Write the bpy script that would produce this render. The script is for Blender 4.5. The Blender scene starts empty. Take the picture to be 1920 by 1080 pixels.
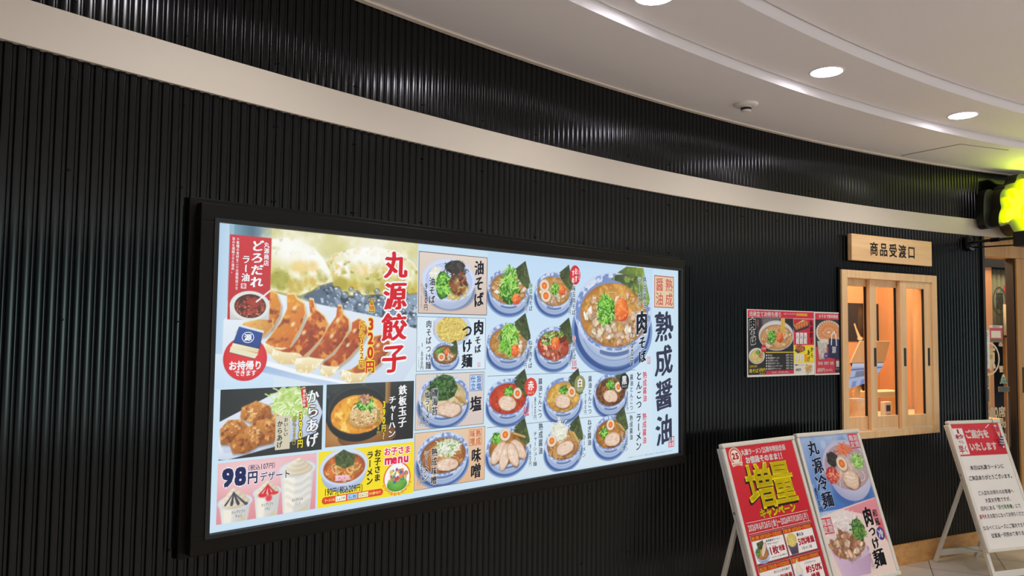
import bpy, bmesh, math, random
import numpy as np
from mathutils import Matrix, Vector

# ------------------------------------------------------------------ camera, world, exposure
SC = bpy.context.scene
COL = SC.collection
SC.view_settings.view_transform = 'Standard'
SC.view_settings.look = 'None'
SC.view_settings.exposure = 0.0
SC.view_settings.gamma = 1.0
SC.view_settings.use_curve_mapping = False
SC.cycles.use_denoising = True
SC.cycles.max_bounces = 8

EYE = 1.5433
cam = bpy.data.cameras.new('camera'); camo = bpy.data.objects.new('camera', cam); COL.objects.link(camo)
cam.sensor_width = 36.0; cam.lens = 36.0*1432.96/1920.0; cam.clip_start = 0.02
PITCH, ROLL = 0.0558, 0.0109
fw = Vector((0, math.cos(PITCH), math.sin(PITCH))); rt = Vector((1, 0, 0)); up = rt.cross(fw)
rt2 = rt*math.cos(ROLL)+up*math.sin(ROLL); up2 = up*math.cos(ROLL)-rt*math.sin(ROLL)
camo.matrix_world = Matrix(((rt2.x, up2.x, -fw.x, 0), (rt2.y, up2.y, -fw.y, 0), (rt2.z, up2.z, -fw.z, EYE), (0, 0, 0, 1)))
SC.camera = camo

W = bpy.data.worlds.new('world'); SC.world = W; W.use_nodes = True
# the rest of the mall: brightly lit floors below the horizon, dimmer shop fronts above it
_n = W.node_tree.nodes; _l = W.node_tree.links; _bg = _n['Background']
_tc = _n.new('ShaderNodeTexCoord'); _sx = _n.new('ShaderNodeSeparateXYZ'); _rp = _n.new('ShaderNodeValToRGB'); _mr = _n.new('ShaderNodeMapRange')
_mr.inputs[1].default_value = -.5; _mr.inputs[2].default_value = -.05
_rp.color_ramp.elements[0].color = (4.6, 4.5, 4.6, 1); _rp.color_ramp.elements[1].color = (.13, .135, .15, 1)
_l.new(_tc.outputs['Generated'], _sx.inputs[0]); _l.new(_sx.outputs['Z'], _mr.inputs[0]); _l.new(_mr.outputs[0], _rp.inputs[0]); 
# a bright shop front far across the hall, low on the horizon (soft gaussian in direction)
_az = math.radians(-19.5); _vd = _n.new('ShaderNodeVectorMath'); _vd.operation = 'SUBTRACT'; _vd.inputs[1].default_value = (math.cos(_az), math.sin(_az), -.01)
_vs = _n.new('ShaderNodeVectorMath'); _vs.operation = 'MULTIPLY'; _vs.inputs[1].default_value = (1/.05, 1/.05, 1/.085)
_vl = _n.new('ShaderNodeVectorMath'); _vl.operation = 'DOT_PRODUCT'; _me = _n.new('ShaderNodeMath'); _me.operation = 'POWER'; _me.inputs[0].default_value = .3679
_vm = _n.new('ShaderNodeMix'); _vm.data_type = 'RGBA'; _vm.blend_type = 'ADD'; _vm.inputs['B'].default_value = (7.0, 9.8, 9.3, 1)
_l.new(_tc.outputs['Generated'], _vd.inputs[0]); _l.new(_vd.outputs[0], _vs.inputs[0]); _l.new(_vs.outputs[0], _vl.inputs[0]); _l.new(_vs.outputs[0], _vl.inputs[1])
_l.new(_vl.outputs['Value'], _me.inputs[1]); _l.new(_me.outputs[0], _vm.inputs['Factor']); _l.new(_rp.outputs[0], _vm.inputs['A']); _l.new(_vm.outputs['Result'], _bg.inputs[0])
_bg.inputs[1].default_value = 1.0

DOWNLIGHT_POWER = 26.0          # watts of each ceiling downlight
KITCHEN_POWER = 22.0
HALL_POWER = 5.5
PRINT_STRENGTH = 0.92           # the backlight of the menu board

# ------------------------------------------------------------------ the curved shop front
CX, CY, R = 8.6294, -6.0213, 12.7335     # axis and radius of the concave front (surface of the white band)
CEIL = 2.7684
BAND0, BAND1 = 2.2793, 2.4012
A_R, A_L = 113.87, 157.0                  # right and left end of the corrugated front, degrees about the axis
def cyl(a, r, z):
    a = math.radians(a); return (CX+r*math.cos(a), CY+r*math.sin(a), z)

# ------------------------------------------------------------------ helpers
def lin(c):
    out = []
    for v in c[:3]:
        v = v/255.0
        out.append(v/12.92 if v <= .04045 else ((v+.055)/1.055)**2.4)
    return out
def mat(name, col, rough=.5, metal=0.0, spec=.5, emit=None, strength=0, noise=0, nscale=8, bump=0, stretch=(1, 1, 1), col2=None, coat=0):
    m = bpy.data.materials.new(name); m.use_nodes = True
    n = m.node_tree.nodes; l = m.node_tree.links; b = n['Principled BSDF']
    c = lin(col)+[1]
    b.inputs['Base Color'].default_value = c
    b.inputs['Roughness'].default_value = rough; b.inputs['Metallic'].default_value = metal
    b.inputs['Specular IOR Level'].default_value = spec
    b.inputs['Coat Weight'].default_value = coat
    if emit:
        b.inputs['Emission Color'].default_value = lin(emit)+[1]; b.inputs['Emission Strength'].default_value = strength
    if noise or col2 or bump:
        tc = n.new('ShaderNodeTexCoord'); mp = n.new('ShaderNodeMapping'); mp.inputs['Scale'].default_value = stretch
        nt = n.new('ShaderNodeTexNoise'); nt.inputs['Scale'].default_value = nscale; nt.inputs['Detail'].default_value = 6
        l.new(tc.outputs['Object'], mp.inputs[0]); l.new(mp.outputs[0], nt.inputs['Vector'])
        if noise or col2:
            mx = n.new('ShaderNodeMix'); mx.data_type = 'RGBA'
            c2 = lin(col2) if col2 else [v*(1-noise) for v in c[:3]]
            rp = n.new('ShaderNodeMapRange'); rp.inputs[1].default_value = .35; rp.inputs[2].default_value = .68
            l.new(nt.outputs['Fac'], rp.inputs[0]); l.new(rp.outputs[0], mx.inputs['Factor'])
            mx.inputs['A'].default_value = c; mx.inputs['B'].default_value = c2+[1]
            l.new(mx.outputs['Result'], b.inputs['Base Color'])
        if bump:
            bp = n.new('ShaderNodeBump'); bp.inputs['Strength'].default_value = bump; bp.inputs['Distance'].default_value = .002
            l.new(nt.outputs['Fac'], bp.inputs['Height']); l.new(bp.outputs[0], b.inputs['Normal'])
    return m
def wood(name, c1, c2, rough=.45, axis=0, scale=14):
    s = [12.0, 12.0, 12.0]; s[axis] = .7
    return mat(name, c1, rough, col2=c2, nscale=scale/6, stretch=s, bump=.05)
def printed(name, lit=0.0, rough=.3):
    m = bpy.data.materials.new(name); m.use_nodes = True
    n = m.node_tree.nodes; l = m.node_tree.links; b = n['Principled BSDF']
    a = n.new('ShaderNodeAttribute'); a.attribute_name = 'Col'
    b.inputs['Roughness'].default_value = rough
    if lit:
        b.inputs['Base Color'].default_value = (.02, .02, .02, 1)
        l.new(a.outputs['Color'], b.inputs['Emission Color']); b.inputs['Emission Strength'].default_value = lit
        m.cycles.emission_sampling = 'NONE'
    else:
        l.new(a.outputs['Color'], b.inputs['Base Color'])
    return m

M = {}
M['black_metal'] = mat('black corrugated metal', (8, 12, 13), .14, spec=.3, noise=.25, nscale=30)
M['band'] = mat('ivory band', (207, 197, 181), .55)
M['ceiling'] = mat('ceiling plaster', (230, 226, 226), .8)
M['ceiling_trim'] = mat('ceiling edge trim', (225, 212, 196), .5)
M['alu'] = mat('aluminium', (226, 222, 212), .36, metal=.2)
M['alu_dark'] = mat('grey plastic', (150, 150, 152), .5)
M['frame_black'] = mat('dark bronze frame', (20, 16, 13), .42, spec=.15)
M['black'] = mat('black', (12, 12, 13), .5)
M['edge_strip'] = mat('black gasket', (14, 11, 9), .7)
M['wood_h'] = wood('pale wood horizontal', (240, 200, 148), (226, 180, 126), axis=0)
M['wood_v'] = wood('pale wood vertical', (240, 202, 150), (228, 182, 130), axis=2)
M['wood_door'] = wood('golden door wood', (196, 146, 82), (176, 124, 62), axis=2)
M['wood_base'] = wood('baseboard wood', (222, 168, 104), (198, 142, 82), axis=0)
M['letter_dark'] = mat('dark lettering', (40, 28, 22), .6)
M['handle'] = mat('dark recessed handle', (52, 42, 32), .4, metal=.5)
M['peach'] = mat('peach plaster', (230, 168, 120), .8, noise=.06, nscale=5)
M['white_plastic'] = mat('white plastic', (228, 224, 216), .4)
M['cream'] = mat('cream panel', (236, 214, 170), .5)
M['black_plastic'] = mat('black plastic', (20, 20, 22), .35)
M['paper'] = printed('printed paper', 0, .3)
M['paper_matt'] = printed('printed paper matt', 0, .5)
M['lit'] = printed('backlit print', PRINT_STRENGTH)
M['screen'] = printed('lit screen', .75)
M['lamp'] = mat('lamp disc', (255, 255, 255), .5, emit=(246, 240, 255), strength=48)
M['lamp_ring'] = mat('lamp ring', (232, 228, 226), .4)
M['neon'] = mat('lit yellow face', (235, 255, 30), .5, emit=(226, 255, 0), strength=15)
M['sign_base'] = mat('dark sign base', (40, 36, 26), .45)
def glass_mat(name, tint, refl=.12):
    m = bpy.data.materials.new(name); m.use_nodes = True
    n = m.node_tree.nodes; l = m.node_tree.links; n.clear()
    o = n.new('ShaderNodeOutputMaterial'); mx = n.new('ShaderNodeMixShader'); t = n.new('ShaderNodeBsdfTransparent'); g = n.new('ShaderNodeBsdfGlossy')
    t.inputs[0].default_value = (*tint, 1); g.inputs['Roughness'].default_value = .02
    f = n.new('ShaderNodeFresnel'); f.inputs[0].default_value = 1.35
    gm = n.new('ShaderNodeNewGeometry'); ml = n.new('ShaderNodeMath'); ml.operation = 'SUBTRACT'; ml.use_clamp = True
    l.new(f.outputs[0], ml.inputs[0]); l.new(gm.outputs['Backfacing'], ml.inputs[1])      # only the outer face of a pane mirrors
    l.new(ml.outputs[0], mx.inputs[0]); l.new(t.outputs[0], mx.inputs[1]); l.new(g.outputs[0], mx.inputs[2]); l.new(mx.outputs[0], o.inputs[0])
    return m
M['glass'] = glass_mat('clear glass', (.96, .97, .96))

def floor_mat():
    m = bpy.data.materials.new('beige stone tiles'); m.use_nodes = True
    n = m.node_tree.nodes; l = m.node_tree.links; b = n['Principled BSDF']
    tc = n.new('ShaderNodeTexCoord'); mp = n.new('ShaderNodeMapping'); mp.inputs['Rotation'].default_value = (0, 0, .42)
    br = n.new('ShaderNodeTexBrick'); br.offset = 0; br.inputs['Scale'].default_value = 1.0
    br.inputs['Brick Width'].default_value = .45; br.inputs['Row Height'].default_value = .45; br.inputs['Mortar Size'].default_value = .003
    br.inputs['Color1'].default_value = lin((222, 212, 202))+[1]; br.inputs['Color2'].default_value = lin((208, 196, 184))+[1]
    br.inputs['Mortar'].default_value = lin((96, 84, 72))+[1]
    nt = n.new('ShaderNodeTexNoise'); nt.inputs['Scale'].default_value = 7; nt.inputs['Detail'].default_value = 9
    mx = n.new('ShaderNodeMix'); mx.data_type = 'RGBA'; mx.blend_type = 'MULTIPLY'; mx.inputs['Factor'].default_value = .25
    l.new(tc.outputs['Object'], mp.inputs[0]); l.new(mp.outputs[0], br.inputs[0]); l.new(tc.outputs['Object'], nt.inputs[0])
    l.new(br.outputs[0], mx.inputs['A']); l.new(nt.outputs['Fac'], mx.inputs['B']); l.new(mx.outputs['Result'], b.inputs['Base Color'])
    b.inputs['Roughness'].default_value = .32
    return m
M['floor'] = floor_mat()

def mesh(name, verts, faces, m, parent=None, smooth=False, bevel=0, cols=None, mats=None):
    me = bpy.data.meshes.new(name)
    me.from_pydata([tuple(v) for v in verts], [], faces)
    for mm in ([m] if not isinstance(m, (list, tuple)) else m): me.materials.append(mm)
    if mats is not None: me.polygons.foreach_set('material_index', mats)
    if smooth: me.polygons.foreach_set('use_smooth', [True]*len(me.polygons))
    if cols is not None:
        ca = me.color_attributes.new('Col', 'FLOAT_COLOR', 'POINT')
        ca.data.foreach_set('color', np.asarray(cols, dtype=np.float32).ravel())
    me.update()
    o = bpy.data.objects.new(name, me); COL.objects.link(o)
    if parent: o.parent = parent
    if bevel:
        b = o.modifiers.new('bevel', 'BEVEL'); b.width = bevel; b.segments = 2; b.limit_method = 'ANGLE'
    return o
class MB:
    def __init__(s): s.v = []; s.f = []
    def add(s, vs, fs):
        k = len(s.v); s.v += [tuple(v) for v in vs]; s.f += [tuple(i+k for i in f) for f in fs]; return s
    def box(s, x0, x1, y0, y1, z0, z1, fn=None):
        vs = [(x, y, z) for z in (z0, z1) for y in (y0, y1) for x in (x0, x1)]
        if fn: vs = [fn(*p) for p in vs]
        return s.add(vs, [(0, 2, 3, 1), (4, 5, 7, 6), (0, 1, 5, 4), (2, 6, 7, 3), (0, 4, 6, 2), (1, 3, 7, 5)])
    def bar(s, a, b, w, h=None, upv=(0, 0, 1)):
        h = h or w; a = Vector(a); b = Vector(b); d = (b-a).normalized(); u = Vector(upv)
        if abs(d.dot(u)) > .98: u = Vector((1, 0, 0))
        x = d.cross(u).normalized(); y = x.cross(d)
        vs = [p+x*sx*w/2+y*sy*h/2 for p in (a, b) for sx, sy in ((-1, -1), (1, -1), (1, 1), (-1, 1))]
        return s.add(vs, [(3, 2, 1, 0), (4, 5, 6, 7), (0, 1, 5, 4), (1, 2, 6, 5), (2, 3, 7, 6), (3, 0, 4, 7)])
    def tube(s, pts, r, n=12, cap=True):
        pts = [Vector(p) for p in pts]; vs = []
        for i, p in enumerate(pts):
            d = (pts[min(i+1, len(pts)-1)]-pts[max(i-1, 0)]).normalized()
            u = Vector((0, 0, 1)) if abs(d.z) < .95 else Vector((1, 0, 0))
            x = d.cross(u).normalized(); y = d.cross(x)
            rr = r[i] if isinstance(r, (list, tuple)) else r
            vs += [p+(x*math.cos(2*math.pi*k/n)+y*math.sin(2*math.pi*k/n))*rr for k in range(n)]
        fs = [(i*n+k, i*n+(k+1) % n, (i+1)*n+(k+1) % n, (i+1)*n+k) for i in range(len(pts)-1) for k in range(n)]
        if cap: fs += [tuple(range(n-1, -1, -1)), tuple((len(pts)-1)*n+k for k in range(n))]
        return s.add(vs, fs)
    def lathe(s, prof, n=40, axis='z', c=(0, 0, 0), cap=True):
        vs = []
        for r, h in prof:
            for k in range(n):
                a = 2*math.pi*k/n
                p = (r*math.cos(a), r*math.sin(a), h) if axis == 'z' else (r*math.cos(a), h, r*math.sin(a))
                vs.append((p[0]+c[0], p[1]+c[1], p[2]+c[2]))
        fs = [(i*n+k, i*n+(k+1) % n, (i+1)*n+(k+1) % n, (i+1)*n+k) for i in range(len(prof)-1) for k in range(n)]
        if cap: fs += [tuple(range(n-1, -1, -1)), tuple((len(prof)-1)*n+k for k in range(n))]
        return s.add(vs, fs)
    def build(s, name, m, parent=None, bevel=0, smooth=False): return mesh(name, s.v, s.f, m, parent, smooth, bevel)
def recalc(o):
    bm = bmesh.new(); bm.from_mesh(o.data); bmesh.ops.recalc_face_normals(bm, faces=bm.faces); bm.to_mesh(o.data); bm.free(); return o
def thing(name, label, cat, loc=(0, 0, 0), rz=0, group=None):
    o = bpy.data.objects.new(name, None); COL.objects.link(o); o.location = loc; o.rotation_euler = (0, 0, rz)
    o.empty_display_size = .1
    return tag(o, label, cat, group)
def tag(o, label, cat, group=None):
    o['label'] = label; o['category'] = cat
    if group: o['group'] = group
    return o
def struct(o): o['kind'] = 'structure'; return o
def plab(o, label): o['label'] = label; return o

# ------------------------------------------------------------------ setting: wall, band, ceiling, floor
WIN_L, WIN_R, WIN_Z0, WIN_Z1 = 120.45, 116.28, .90, 1.93      # opening behind the pass-through window
def rounded_profile():
    h = .0075
    cor = [(0, 0), (.0042, h), (.0205, h), (.0247, 0), (.032, 0)]
    pts = []
    n = len(cor)-1
    for i in range(n):
        p = Vector(cor[i]); q = Vector(cor[i+1]); o = Vector((cor[i-1][0]-(.032 if i == 0 else 0), cor[i-1][1])) if i else Vector((.0247-.032, 0))
        d0 = (o-p).normalized()*.0021; d1 = (q-p).normalized()*.0021
        for t in (0, .33, .67, 1):
            b = (p+d0)*(1-t)**2+p*2*t*(1-t)+(p+d1)*t*t
            pts.append((b.x, b.y))
    return pts
def build_wall():
    prof = rounded_profile(); v = []; f = []
    cols = []
    total = math.radians(A_L-A_R)*R
    for k in range(int(total/.032)+1):
        for s, d in prof: cols.append((A_R+math.degrees((k*.032+s)/R), R+.0195-d))
    def run(cs, z0, z1):
        b = len(v)
        for a, r in cs: v.append(cyl(a, r, z0)); v.append(cyl(a, r, z1))
        for i in range(len(cs)-1): f.append((b+2*i, b+2*i+2, b+2*i+3, b+2*i+1))
    right = [c for c in cols if c[0] <= WIN_R]; mid = [c for c in cols if WIN_R-.05 <= c[0] <= WIN_L+.05]; left = [c for c in cols if c[0] >= WIN_L]
    run(right, 0, CEIL+.02); run(left, 0, CEIL+.02); run(mid, 0, WIN_Z0); run(mid, WIN_Z1, CEIL+.02)
    nf = len(f)
    # rivets in rows along every fifth valley
    a = A_R+.12
    a0 = 139.843-37*.72
    hexv = []
    for k in range(-20, 16):
        a = 137.724+k*1.43
        if a > A_L-1 or a < A_R+.1: continue
        for z in (2.444, 2.226, 1.97, 1.56, .88, .45):
            if WIN_R-.1 < a < WIN_L+.1 and .85 < z < 2.0: continue
            if 127.2 < a < 139 and .86 < z < 1.93: continue
            b = len(v); c = cyl(a, R+.0115, z); t = math.radians(a)
            tx, ty = -math.sin(t), math.cos(t); nx, ny = -math.cos(t), -math.sin(t)
            for rr, hh in ((.004, -.002), (.004, .002), (.002, .0032)):
                for q in range(8):
                    w = q*math.pi/4
                    v.append((c[0]+tx*rr*math.cos(w)+nx*hh, c[1]+ty*rr*math.cos(w)+ny*hh, c[2]+rr*math.sin(w)))
            for lv in (0, 1):
                for q in range(8): f.append((b+lv*8+q, b+lv*8+(q+1) % 8, b+lv*8+8+(q+1) % 8, b+lv*8+8+q))
            f.append(tuple(b+16+q for q in range(8)))
    return struct(mesh('wall_back', v, f, M['black_metal'], smooth=True))
build_wall()

def arc_strip(name, prof, a0, a1, m, step=.5, closed=True, smooth=False):
    n = int((a1-a0)/step)+1; v = []; f = []
    k = len(prof)
    for i in range(n+1):
        a = a0+(a1-a0)*i/n
        for r, z in prof: v.append(cyl(a, r, z))
    for i in range(n):
        for j in range(k if closed else k-1):
            f.append((i*k+j, i*k+(j+1) % k, (i+1)*k+(j+1) % k, (i+1)*k+j))
    if closed: f += [tuple(range(k)), tuple(n*k+j for j in reversed(range(k)))]
    return recalc(mesh(name, v, f, m, smooth=smooth)) if closed else mesh(name, v, f, m, smooth=smooth)
struct(arc_strip('trim_1', [(R, BAND0), (R, BAND1), (R+.03, BAND1), (R+.03, BAND0)], 95.0, A_L, M['band']))
struct(arc_strip('trim_2', [(R-.012, CEIL-.007), (R-.012, CEIL+.002), (R+.012, CEIL+.002), (R+.012, CEIL-.007)], 95.0, A_L, M['ceiling_trim']))
struct(arc_strip('baseboard_back', [(R-.002, 0), (R-.002, .1376), (R+.03, .1376), (R+.03, 0)], A_R, A_L, M['wood_base']))
R1, R2 = 12.18, 11.80
Z1, Z2, Z3 = CEIL, 2.8115, 2.858
def ceiling():
    prof = [(13.2, Z1), (R1, Z1), (R1, Z2+.012), (R1-.012, Z2+.012), (R1-.012, Z2), (R2, Z2), (R2, Z3+.012), (R2-.014, Z3+.012), (R2-.014, Z3), (4.0, Z3)]
    return struct(arc_strip('ceiling', prof, 92, 185, M['ceiling'], .5, closed=False))
ceiling()
struct(mesh('floor', [cyl(a, r, 0) for r in (4.0, 18.0) for a in range(85, 190, 5)], [(i, i+1, i+22, i+21) for i in range(20)], M['floor']))
# upper front above the entrance, plain dark metal above and behind the band
struct(arc_strip('wall_entrance', [(R+.02, BAND0+.01), (R+.02, CEIL), (R+.06, CEIL), (R+.06, BAND0+.01)], 95.0, A_R, M['black_metal']))

# ------------------------------------------------------------------ painting of printed pictures (vertex colours on fine grids)
def _hash(i, j, s): 
    h = np.sin(i*127.1+j*311.7+s*74.7)*43758.5453
    return h-np.floor(h)
def vn(x, y, sc, s):
    x = x/sc; y = y/sc; i = np.floor(x); j = np.floor(y); u = x-i; v = y-j
    u = u*u*(3-2*u); v = v*v*(3-2*v)
    return (_hash(i, j, s)*(1-u)+_hash(i+1, j, s)*u)*(1-v)+(_hash(i, j+1, s)*(1-u)+_hash(i+1, j+1, s)*u)*v
def fbm(x, y, sc, s, o=3):
    t = 0; a = .5; w = 0
    for k in range(o): t = t+a*vn(x, y, sc, s+k*7); w += a; a *= .55; sc *= .5
    return t/w
def sstep(a, b, x):
    t = np.clip((x-a)/(b-a), 0, 1); return t*t*(3-2*t)
rnd = random.Random(7)
class Cv:
    def __init__(s, x0, y0, x1, y1, den, bg):
        s.x0, s.y0, s.x1, s.y1 = x0, y0, x1, y1
        s.nx = max(2, int(round((x1-x0)*den))+1); s.ny = max(2, int(round((y1-y0)*den))+1)
        s.X, s.Y = np.meshgrid(np.linspace(x0, x1, s.nx), np.linspace(y0, y1, s.ny))
        s.px = 1.0/den; s.c = np.empty((s.ny, s.nx, 3)); s.c[:] = np.array(bg)/255.0
    def win(s, xa, ya, xb, yb):
        i0 = max(0, int((xa-s.x0)/s.px)-2); i1 = min(s.nx, int((xb-s.x0)/s.px)+3)
        j0 = max(0, int((ya-s.y0)/s.px)-2); j1 = min(s.ny, int((yb-s.y0)/s.px)+3)
        if i1 <= i0 or j1 <= j0: return None
        return (slice(j0, j1), slice(i0, i1))
    def put(s, sl, m, col):
        a = np.clip(m, 0, 1)[..., None]; s.c[sl] = s.c[sl]*(1-a)+col*a
    def rect(s, xa, ya, xb, yb, col, col2=None, horiz=False, al=1):
        sl = s.win(xa, ya, xb, yb)
        if sl is None: return
        X, Y = s.X[sl], s.Y[sl]
        m = np.clip(np.minimum(np.minimum(X-xa, xb-X), np.minimum(Y-ya, yb-Y))/s.px+.5, 0, 1)*al
        c = np.array(col)/255.0
        if col2 is not None:
            t = ((X-xa)/(xb-xa) if horiz else (Y-ya)/(yb-ya)).clip(0, 1)[..., None]; c = c*(1-t)+np.array(col2)/255.0*t
        s.put(sl, m, c)
    def ell(s, cx, cy, rx, ry, col, col2=None, rot=0, soft=1.0, nz=0, ns=None, seed=0, al=1, pw=1.5, lit=None):
        q = max(rx, ry)*(1+nz)+soft*s.px
        sl = s.win(cx-q, cy-q, cx+q, cy+q)
        if sl is None: return
        X, Y = s.X[sl]-cx, s.Y[sl]-cy; c_, s_ = math.cos(rot), math.sin(rot)
        U = (X*c_+Y*s_)/rx; V = (-X*s_+Y*c_)/ry; d = np.sqrt(U*U+V*V)
        if nz: d = d+nz*2*(fbm(s.X[sl], s.Y[sl], ns or max(rx, ry)*.5, seed)-.5)
        m = np.clip((1-d)*min(rx, ry)/(s.px*soft)+.5, 0, 1)*al
        c = np.array(col)/255.0
        if col2 is not None:
            dd = d if lit is None else np.sqrt((U-lit[0])**2+(V-lit[1])**2)/1.3
            t = (np.clip(dd, 0, 1)**pw)[..., None]; c = c*(1-t)+np.array(col2)/255.0*t
        s.put(sl, m, c)
    def mott(s, cx, cy, rx, ry, col, sc, seed, lo=.5, hi=.7, al=1, rot=0):
        q = max(rx, ry)
        sl = s.win(cx-q, cy-q, cx+q, cy+q)
        if sl is None: return
        X, Y = s.X[sl]-cx, s.Y[sl]-cy; c_, s_ = math.cos(rot), math.sin(rot)
        d = np.hypot((X*c_+Y*s_)/rx, (-X*s_+Y*c_)/ry)
        m = np.clip((1-d)*min(rx, ry)/s.px+.5, 0, 1)*sstep(lo, hi, fbm(s.X[sl], s.Y[sl], sc, seed))*al
        s.put(sl, m, np.array(col)/255.0)
    def poly(s, P, col, col2=None, g=(0, 1), soft=1.0, al=1, mott=None):
        P = np.array(P, float); a = P.min(0); b = P.max(0); sl = s.win(a[0]-soft*s.px, a[1]-soft*s.px, b[0]+soft*s.px, b[1]+soft*s.px)
        if sl is None: return
        X, Y = s.X[sl], s.Y[sl]; ins = np.zeros(X.shape, bool); dm = np.full(X.shape, 1e9)
        for k in range(len(P)):
            x1, y1 = P[k]; x2, y2 = P[(k+1) % len(P)]
            cr = ((y1 > Y) != (y2 > Y))
            if y1 != y2: ins ^= cr & (X < (x2-x1)*(Y-y1)/(y2-y1)+x1)
            dx, dy = x2-x1, y2-y1; L = dx*dx+dy*dy+1e-12
            t = np.clip(((X-x1)*dx+(Y-y1)*dy)/L, 0, 1); dm = np.minimum(dm, np.hypot(X-x1-t*dx, Y-y1-t*dy))
        m = np.clip(np.where(ins, dm, -dm)/(s.px*soft)+.5, 0, 1)*al
        c = np.array(col)/255.0
        if col2 is not None:
            pr = X*g[0]+Y*g[1]; pp = P@np.array(g); t = ((pr-pp.min())/(pp.max()-pp.min())).clip(0, 1)[..., None]
            c = c*(1-t)+np.array(col2)/255.0*t
        s.put(sl, m, c)
        for (mc, sc, seed, lo, hi, mal) in (mott or []):
            s.put(sl, m*sstep(lo, hi, fbm(X, Y, sc, seed))*mal, np.array(mc)/255.0)
    def line(s, P, w, col, soft=1.0, al=1):
        P = np.array(P, float); a = P.min(0); b = P.max(0); q = w+soft*s.px
        sl = s.win(a[0]-q, a[1]-q, b[0]+q, b[1]+q)
        if sl is None: return
        X, Y = s.X[sl], s.Y[sl]; dm = np.full(X.shape, 1e9)
        for k in range(len(P)-1):
            x1, y1 = P[k]; dx, dy = P[k+1]-P[k]; L = dx*dx+dy*dy+1e-12
            t = np.clip(((X-x1)*dx+(Y-y1)*dy)/L, 0, 1); dm = np.minimum(dm, np.hypot(X-x1-t*dx, Y-y1-t*dy))
        s.put(sl, np.clip((w/2-dm)/(s.px*soft)+.5, 0, 1)*al, np.array(col)/255.0)
    def build(s, name, m, parent, PW, PH, off, lab=None):
        c = np.clip(s.c, 0, 1); c = np.where(c <= .04045, c/12.92, ((c+.055)/1.055)**2.4)
        n = s.nx*s.ny; co = np.empty((n, 3), np.float32)
        co[:, 0] = (s.X.ravel()-PW/2)/100; co[:, 1] = -off; co[:, 2] = (PH/2-s.Y.ravel())/100
        idx = np.arange(n).reshape(s.ny, s.nx)
        q = np.stack([idx[1:, :-1], idx[1:, 1:], idx[:-1, 1:], idx[:-1, :-1]], -1).reshape(-1, 4)
        me = bpy.data.meshes.new(name); me.vertices.add(n); me.vertices.foreach_set('co', co.ravel())
        me.loops.add(q.size); me.loops.foreach_set('vertex_index', q.ravel().astype(np.int32))
        me.polygons.add(len(q)); me.polygons.foreach_set('loop_start', np.arange(0, q.size, 4, dtype=np.int32))
        ca = me.color_attributes.new('Col', 'FLOAT_COLOR', 'POINT')
        ca.data.foreach_set('color', np.concatenate([c.reshape(-1, 3), np.ones((n, 1))], 1).astype(np.float32).ravel())
        me.materials.append(m); me.update(calc_edges=True)
        o = bpy.data.objects.new(name, me); COL.objects.link(o); o.parent = parent
        if lab: o['label'] = lab
        return o

# ---- things seen in the printed pictures
def pt_in(x, y, rx, ry):
    a = rnd.uniform(0, 6.283); r = math.sqrt(rnd.random()); return x+rx*r*math.cos(a), y+ry*r*math.sin(a)
def vary(c, d=18):
    k = rnd.uniform(-d, d); return tuple(max(0, min(255, v+k+rnd.uniform(-d*.3, d*.3))) for v in c)
def curl(c, x, y, L, w, col, bend=1.0, a=None, n=5):
    a = rnd.uniform(0, 6.283) if a is None else a; P = [(x, y)]; da = rnd.uniform(-bend, bend)
    for k in range(n): x += math.cos(a)*L/n; y += math.sin(a)*L/n*.8; a += da; P.append((x, y))
    c.line(P, w, col)
def noodles(c, x, y, rx, ry, n, col, w, L=None, sh=None):
    L = L or rx
    for k in range(n):
        p = pt_in(x, y, rx, ry); a = rnd.uniform(0, 6.283); b = rnd.uniform(-.6, .6); P = [p]
        for q in range(5):
            nx, ny = P[-1][0]+math.cos(a)*L/5, P[-1][1]+math.sin(a)*L/5; a += b
            if ((nx-x)/rx)**2+((ny-y)/ry)**2 > 1.15: a += 1.6; continue
            P.append((nx, ny))
        if len(P) < 2: continue
        cc = vary(col, 16)
        c.line([(u+.25*w, v+.35*w) for u, v in P], w, tuple(t*.72 for t in cc), al=.8); c.line(P, w*.85, cc)
def leaves(c, x, y, rx, ry, n, cols, L, w, bend=.5, a0=None, sp=3.2):
    for k in range(n):
        p = pt_in(x, y, rx, ry); a = None if a0 is None else a0+rnd.uniform(-sp, sp)
        curl(c, p[0], p[1], L*rnd.uniform(.5, 1.1), w*rnd.uniform(.7, 1.2), vary(rnd.choice(cols), 16), bend, a, 3)
GREENS = [(70, 150, 30), (110, 190, 50), (150, 215, 80), (45, 110, 25), (190, 235, 130)]
def negi(c, x, y, r, n=60, tall=1.0):
    c.ell(x, y, r, r*tall, (70, 130, 35), (40, 90, 25), nz=.25, seed=int(x*9))
    leaves(c, x, y, r*.9, r*tall*.9, n, GREENS, r*.8, r*.15)
def egg(c, x, y, r, rot=0):
    c.ell(x+.05*r, y+.1*r, r*1.04, r*.95, (120, 70, 30), rot=rot, al=.5)
    c.ell(x, y, r, r*.9, (252, 246, 235), (225, 205, 175), rot=rot); c.ell(x, y, r*.55, r*.5, (250, 160, 60), (225, 85, 25), rot=rot)
def nori(c, P, seed=1):
    c.poly(P, (52, 66, 34), (84, 100, 52), g=(.3, 1), mott=[((120, 138, 70), .9, seed, .5, .8, .7), ((28, 38, 22), 1.3, seed+3, .55, .8, .7)])
def norirel(c, x, y, r, seed=1, sx=1.0):
    nori(c, [(x+.25*r, y-.63*r), (x+.78*r*sx, y-.97*r), (x+1.05*r*sx, y-.16*r), (x+.86*r, y-.08*r), (x+.6*r, y-.25*r)], seed)
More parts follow.
